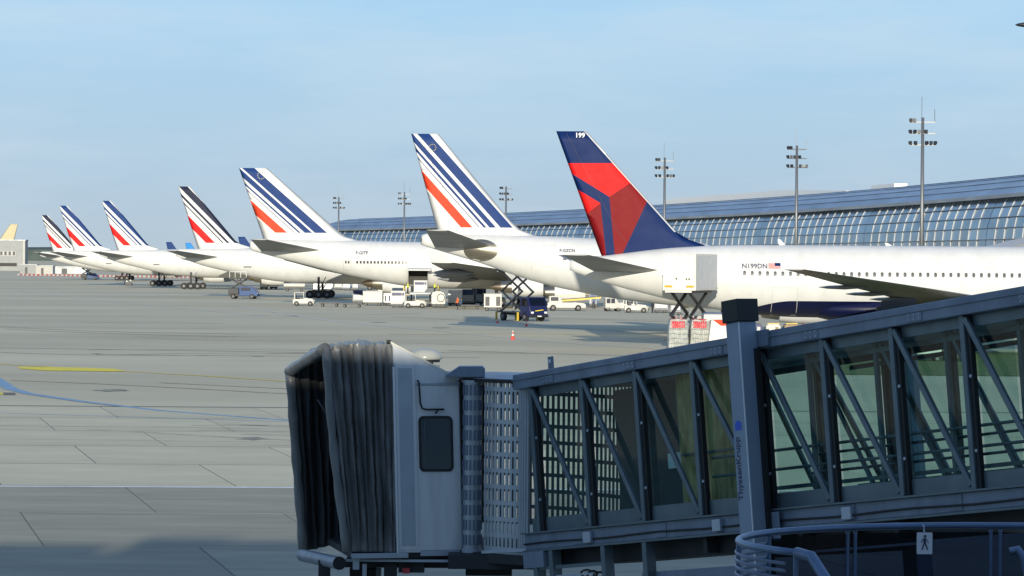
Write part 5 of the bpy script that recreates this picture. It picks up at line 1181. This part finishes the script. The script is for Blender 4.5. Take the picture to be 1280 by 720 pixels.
# --- belt loader pickup and neighbours behind the fuselage
bl = thing('belt_loader', 'white belt loader truck with yellow conveyor', 'belt loader'); put(bl, 707, 388.5, 3)
b = MB(); b.loft([[(x, s * .85, z) for s, z in ((-1, .4), (1, .4), (1, z1), (-1, z1))] for x, z1 in ((-2.6, .95), (-2.5, 1.1), (1.0, 1.1), (1.1, 1.15), (2.4, 1.0), (2.6, .8))]); b.build('body', 'veh_white', bl, bevel=.04)
b = MB(); b.loft([[(x, s * .8, z) for s, z in ((-1, 1.05), (1, 1.05), (1, z1), (-1, z1))] for x, z1 in ((-2.2, 1.9), (-1.9, 1.95), (-.9, 1.95), (-.5, 1.3))]); cb = b.build('cab', 'veh_white', bl, bevel=.05); b = MB(); b.box(-2.0, -1.0, -.82, -.801, 1.3, 1.8); b.build('side_window', 'window_dark', cb)
b = MB(); b.bar((-1.4, .1, 1.25), (4.6, .1, 1.75), .8, .22); b.build('conveyor', 'veh_yellow', bl); b = MB(); b.bar((-1.2, .1, 1.42), (4.5, .1, 1.9), .66, .06); b.build('belt', 'rubber', bl); b = MB(); b.bar((-1, -.32, 1.9), (3.6, -.32, 2.25), .05, .05); b.build('hand_rail', 'veh_yellow', bl)
wheels(bl, [(-1.7, -.75), (-1.7, .75), (1.6, -.75), (1.6, .75)], .4, .24)
put(make_uld('lone blue container under the rear fuselage near the belt loader', 'veh_midblue', h=1.5, w=1.0), 741, 384, 0, None, G_U)
vn = thing('service_van', 'small white van with dark windows by the tug row', 'van'); put(vn, 765, 389, 8)
b = MB(); b.loft([[(x, s * .82, z) for s, z in ((-1, .35), (1, .35), (1, z1), (-1, z1))] for x, z1 in ((-1.0, 1.75), (-.9, 1.85), (.3, 1.85), (.7, 1.15), (1.1, 1.0), (1.15, .7))]); vb = b.build('body', 'veh_white', vn, bevel=.05)
for x0, x1 in ((-.85, -.35), (-.25, .25)): b = MB(); b.box(x0, x1, -.835, -.821, 1.05, 1.65); b.build('side_window', 'window_dark', vb)
wheels(vn, [(-.65, -.72), (-.65, .72), (.7, -.72), (.7, .72)], .3, .2)
put(make_tug('white tug with open frame cab following the small van'), 780, 388.5, 180, None, 'white baggage tugs'); put(make_tug('white tug with rounded hood at the end of the van row'), 795, 391, 0, None, 'white baggage tugs')
put(make_uld('navy container beside the walking person, under the tail of N199DN', 'uld_blue', h=1.5, w=1.7), 826, 391, 0, None, G_U); put(make_uld('slate blue container nearest the legs of the raised box truck', 'uld_blue', h=1.4, w=1.2), 844, 394, 0, None, G_U)
for px, py in ((845, 404), (851, 404.5)): c = put(make_cone('small orange cone set behind the net-covered pallets'), px, py, 0, None, 'orange cones by the box truck'); c.scale = (.7, .7, 1.3)
for px, py in ((622, 404), (658, 408)): c = put(make_cone('orange cone set down at the wheels of the navy truck'), px, py, 0, None, 'orange cones by the navy truck'); c.scale = (.8, .8, .9)
# --- net-covered pallets in the foreground of N199DN
def pallet(px0, px1, ytop, d, label, red=True):
    a = at(px0, ytop, d); c = at(px1, ytop, d); w = (c.x - a.x); h = a.z; g = thing('cargo_pallet', label, 'cargo pallet', ((a.x + c.x) / 2, d + 1.2, 0), 0, 'net-covered cargo pallets')
    rr = random.Random(int(px0)); b = MB(); rings = []
    for k in range(9):
        z = .5 + (h - .5) * k / 8; f = (1.06 - .12 * k / 8) * w / 2 * (.86 if k == 8 else 1); ring = []
        for i in range(24):
            t = 2 * math.pi * i / 24; cx = math.copysign(min(1, abs(math.cos(t)) * 1.35), math.cos(t)); cy = math.copysign(min(1, abs(math.sin(t)) * 1.35), math.sin(t)); j = 1 + rr.uniform(-.035, .035)
            ring.append((cx * f * j, cy * 1.15 * j, z + (rr.uniform(-.04, .04) if 0 < k else 0)))
        rings.append(ring)
    b.loft(rings); b.build('load', 'net_grey', g, smooth=50)
    b = MB()
    for k in range(-4, 5):
        b.tube([(k * w / 9.0 * (1.06 - .12 * t), -1.25 - .02 * math.sin(t * 7 + k), .5 + (h - .55) * t) for t in [i / 6 for i in range(7)]], .018, 5)
    for k in range(1, 7): z = .5 + (h - .5) * k / 7; b.tube([(x * w / 2 * 1.0, -1.25 - .02 * math.sin(x * 5 + k), z + .04 * math.sin(x * 4 + k)) for x in (-1, -.6, -.2, .2, .6, 1)], .018, 5)
    b.build('cargo_net', 'uld_alu', g)
    if red: b = MB(); b.loft([[(x * w / 2, y, z + rr.uniform(-.03, .03)) for y, z in ((-1.24, h * .80), (-1.27, h * .92), (-1.05, h + .03), (.9, h + .04))] for x in (-.72, -.4, -.1, .25, .6)], False, False, closed=False); t_ = b.build('red_tarp', 'tarp_red', g); t_.modifiers.new('thickness', 'SOLIDIFY').thickness = .03
    bx('pallet_base', 'steel_dark', g, [(-w / 2, w / 2, -1.1, 1.1, .3, .49)], .01); wheels(g, [(-w * .35, -.9), (-w * .35, .9), (w * .35, -.9), (w * .35, .9)], .15, .14)
pallet(836, 861, 399.5, 214, 'net-covered cargo pallet with red tarp, beside the cones'); pallet(863, 888, 400, 214.3, 'net-covered cargo pallet with red tarp, next to the white tent container')
g = thing('tent_container', 'white tapered container with red top edge next to the pallets', 'container'); a = at(884, 436, 213); c = at(912, 436, 213); g.location = ((a.x + c.x) / 2, 214, 0); w = c.x - a.x; h = at(890, 400.5, 213).z
b = MB(); b.prism([(-w / 2, .4), (w / 2, .4), (w / 2, h - .35), (w * .1, h - .35), (-w * .22, h), (-w * .32, h)], lambda x, z: (x, -1, z), lambda x, z: (x, 1, z)); b.build('shell', 'veh_cream', g, bevel=.02)
b = MB(); b.prism([(w * .5, h - .349), (w * .1, h - .349), (-w * .22, h + .001), (w * .12, h + .02), (w * .5, h - .0)], lambda x, z: (x, -1.01, z), lambda x, z: (x, 1.01, z)); b.build('red_top', 'paint_orange_red', g); bx('stand', 'steel_dark', g, [(-w / 2, w / 2, -.9, .9, .25, .39)], 0); wheels(g, [(-.5, -.8), (-.5, .8), (.5, -.8), (.5, .8)], .18, .14)
# service box with blue canopy under the tail
sb = make_box_cart('pale service cabin with blue canopy under the tail of N199DN', 1.25, 2.3, 2.0, 'veh_grey', 'veh_midblue', 0); put(sb, 892, 428); sb.location.y = 231; sb.location.x = at(891, 400, 231).x; sb.scale = (1.15, 1, 1.22)
# baggage carts with coloured tarps under N199DN
for k, (px0, px1, ma, lb_) in enumerate(((934, 955, 'uld_blue', 'baggage cart with blue tarp under the navy belly'), (956, 978, 'veh_white', 'baggage cart with white tarp and brown stripe under the navy belly'), (979, 1001, 'tarp_brown', 'baggage cart with brown tarp under the navy belly'), (1001, 1024, 'tarp_red', 'baggage cart with red tarp under the navy belly'), (1140, 1178, 'veh_white', 'white baggage cart seen through the bridge glass'), (1182, 1212, 'veh_cream', 'cream baggage cart seen through the bridge glass'))):
    yt = 405 if px0 < 1100 else 418; d = 222.0 if px0 < 1100 else 214.0; a = at(px0, yt, d); c = at(px1, yt, d); w = (c.x - a.x); h = a.z
    g = thing('baggage_cart', lb_, 'baggage cart', ((a.x + c.x) / 2, d + .8, 0), 0, 'tarp-covered baggage carts')
    b = MB(); b.prism([(-w / 2, .5), (w / 2, .5), (w / 2 - .1, h - .15), (w / 2 - .25, h), (-w / 2 + .25, h), (-w / 2 + .1, h - .15)], lambda x, z: (x, -.75, z), lambda x, z: (x, .75, z)); b.build('tarp', ma, g, bevel=.03)
    if k < 4: bx('tarp_stripe', 'tarp_brown' if k == 1 else 'veh_white', g, [(w * .1, w * .28, -.765, -.751, .6, h - .2)], 0)
    b = MB(); b.bar((-w / 2 + .2, -.7, h + .04), (w / 2 - .2, -.7, h + .04), .05, .05); b.build('frame_rail', 'veh_yellow' if k in (1, 2) else 'steel_dark', g); bx('chassis', 'steel_dark', g, [(-w / 2, w / 2, -.7, .7, .3, .499)], 0); wheels(g, [(-w * .35, -.65), (-w * .35, .65), (w * .35, -.65), (w * .35, .65)], .2, .14)
# --- farther equipment beneath the striped airliners
def make_service(label, lift=1.0):
    g = thing('service_truck', label, 'truck'); bx('chassis', 'steel_dark', g, [(-2.4, 2.4, -.95, .95, .4, .75)], .03)
    b = MB(); b.loft([[(x, s * 1.0, z) for s, z in ((-1, .5), (1, .5), (1, z1), (-1, z1))] for x, z1 in ((-.6, 1.95), (1.5, 1.95), (2.1, 1.3), (2.4, 1.1), (2.45, .7))]); cb = b.build('cab', 'veh_midblue', g, bevel=.05)
    b = MB(); b.box(-.3, 1.3, -1.02, -1.001, 1.3, 1.8); b.build('side_window', 'window_dark', cb)
    for y in (-.7, .7): b = MB(); b.box(2.45, 2.5, y - .15, y + .15, .85, 1.0); b.build('headlight', 'head_lamp', cb)
    bx('tank', 'steel_dark', g, [(-2.4, -.7, -.95, .95, .76, 1.7)], .05)
    if lift:
        for s in (-.5, .5): b = MB(); b.bar((-2.2, s, 1.7), (.4, s, 3.2), .12, .18); b.bar((.4, s, 1.9), (-2.2, s, 3.2), .12, .18); b.build('scissor_arm', 'steel_dark', g)
        bx('work_platform', 'steel_dark', g, [(-2.3, .6, -.9, .9, 3.2, 3.45)], .02)
        for k in range(4): bx('guard_post', 'uld_alu', g, [(-2.25 + k * .92, -2.18 + k * .92, -.88, -.82, 3.45, 4.4)], 0)
        bx('guard_bar', 'uld_alu', g, [(-2.25, .55, -.88, -.82, 4.36, 4.42)], 0)
    wheels(g, [(-1.6, -.9), (-1.6, .9), (1.5, -.9), (1.5, .9)], .4, .26); return g
sv = make_service('blue service truck with raised work platform under a tail'); put(sv, 305, 373.5, -8, None, 'blue service trucks under the tails')
sv = make_service('small blue service truck with dark platform standing before the barriers'); put(sv, 112.5, 349.8, -5, None, 'blue service trucks under the tails')
lf = thing('mast_lift', 'slim dark mast lift with work lamps beside a tail', 'lift'); put(lf, 162, 356.8)
bx('base', 'steel_dark', lf, [(-1.0, .6, -.7, .7, .1, .6)], .03); bx('mast', 'lamp_black', lf, [(-.25, .25, -.25, .25, .6, 4.3)], .02); bx('basket', 'veh_yellow', lf, [(-.45, .45, -.45, .45, 3.2, 3.9)], .02)
for x, z in ((.28, 3.4), (.3, 1.2), (-.6, 1.0)): b = MB(); b.cyl((x, -.46, z), (x, -.5, z), .16, n=10); b.build('work_lamp', 'head_lamp', lf)
wheels(lf, [(-.8, -.6), (-.8, .6), (.4, -.6), (.4, .6)], .2, .15)
p = make_person('worker in pale vest crouching at the mast lift base', 'veh_white', ((.3, 0), (.2, 0))); put(p, 156, 356.5, 0)
tk = thing('tank_trailer', 'white cylindrical tank trailer standing beyond the white tug', 'trailer'); put(tk, 368, 364)
b = MB(); b.loft([[(x, r * math.cos(t), 1.2 + r * math.sin(t)) for t in [2 * math.pi * i / 16 for i in range(16)]] for x, r in ((-2.2, .2), (-2.1, .42), (2.1, .42), (2.2, .2))]); b.build('tank', 'veh_white', tk, smooth=50); bx('frame', 'steel_dark', tk, [(-2.1, 2.1, -.4, .4, .45, .8)], 0); wheels(tk, [(-1.4, -.4), (-1.4, .4), (1.4, -.4), (1.4, .4)], .3, .15)
for k, (px, py, ma, lb_) in enumerate(((330, 362, 'steel_dark', 'dark container behind the blue service truck'), (342, 361.5, 'uld_blue', 'navy container next to the dark container behind the service truck'), (397, 364.5, 'uld_alu', 'grey container beside the white tank trailer'), (409, 364, 'uld_alu', 'grey container, second from the white tank trailer'), (423, 362.5, 'steel_dark', 'dark container beyond the grey ones'), (433, 363, 'veh_midblue', 'bright blue container beyond the dark one'), (443, 363, 'uld_blue', 'navy container just beyond the bright blue one'), (478, 368, 'steel_dark', 'dark container in the shade under F-GITF'))):
    put(make_uld(lb_, ma, h=1.5, w=1.6), px, py, 0, None, 'far containers under the fuselages')
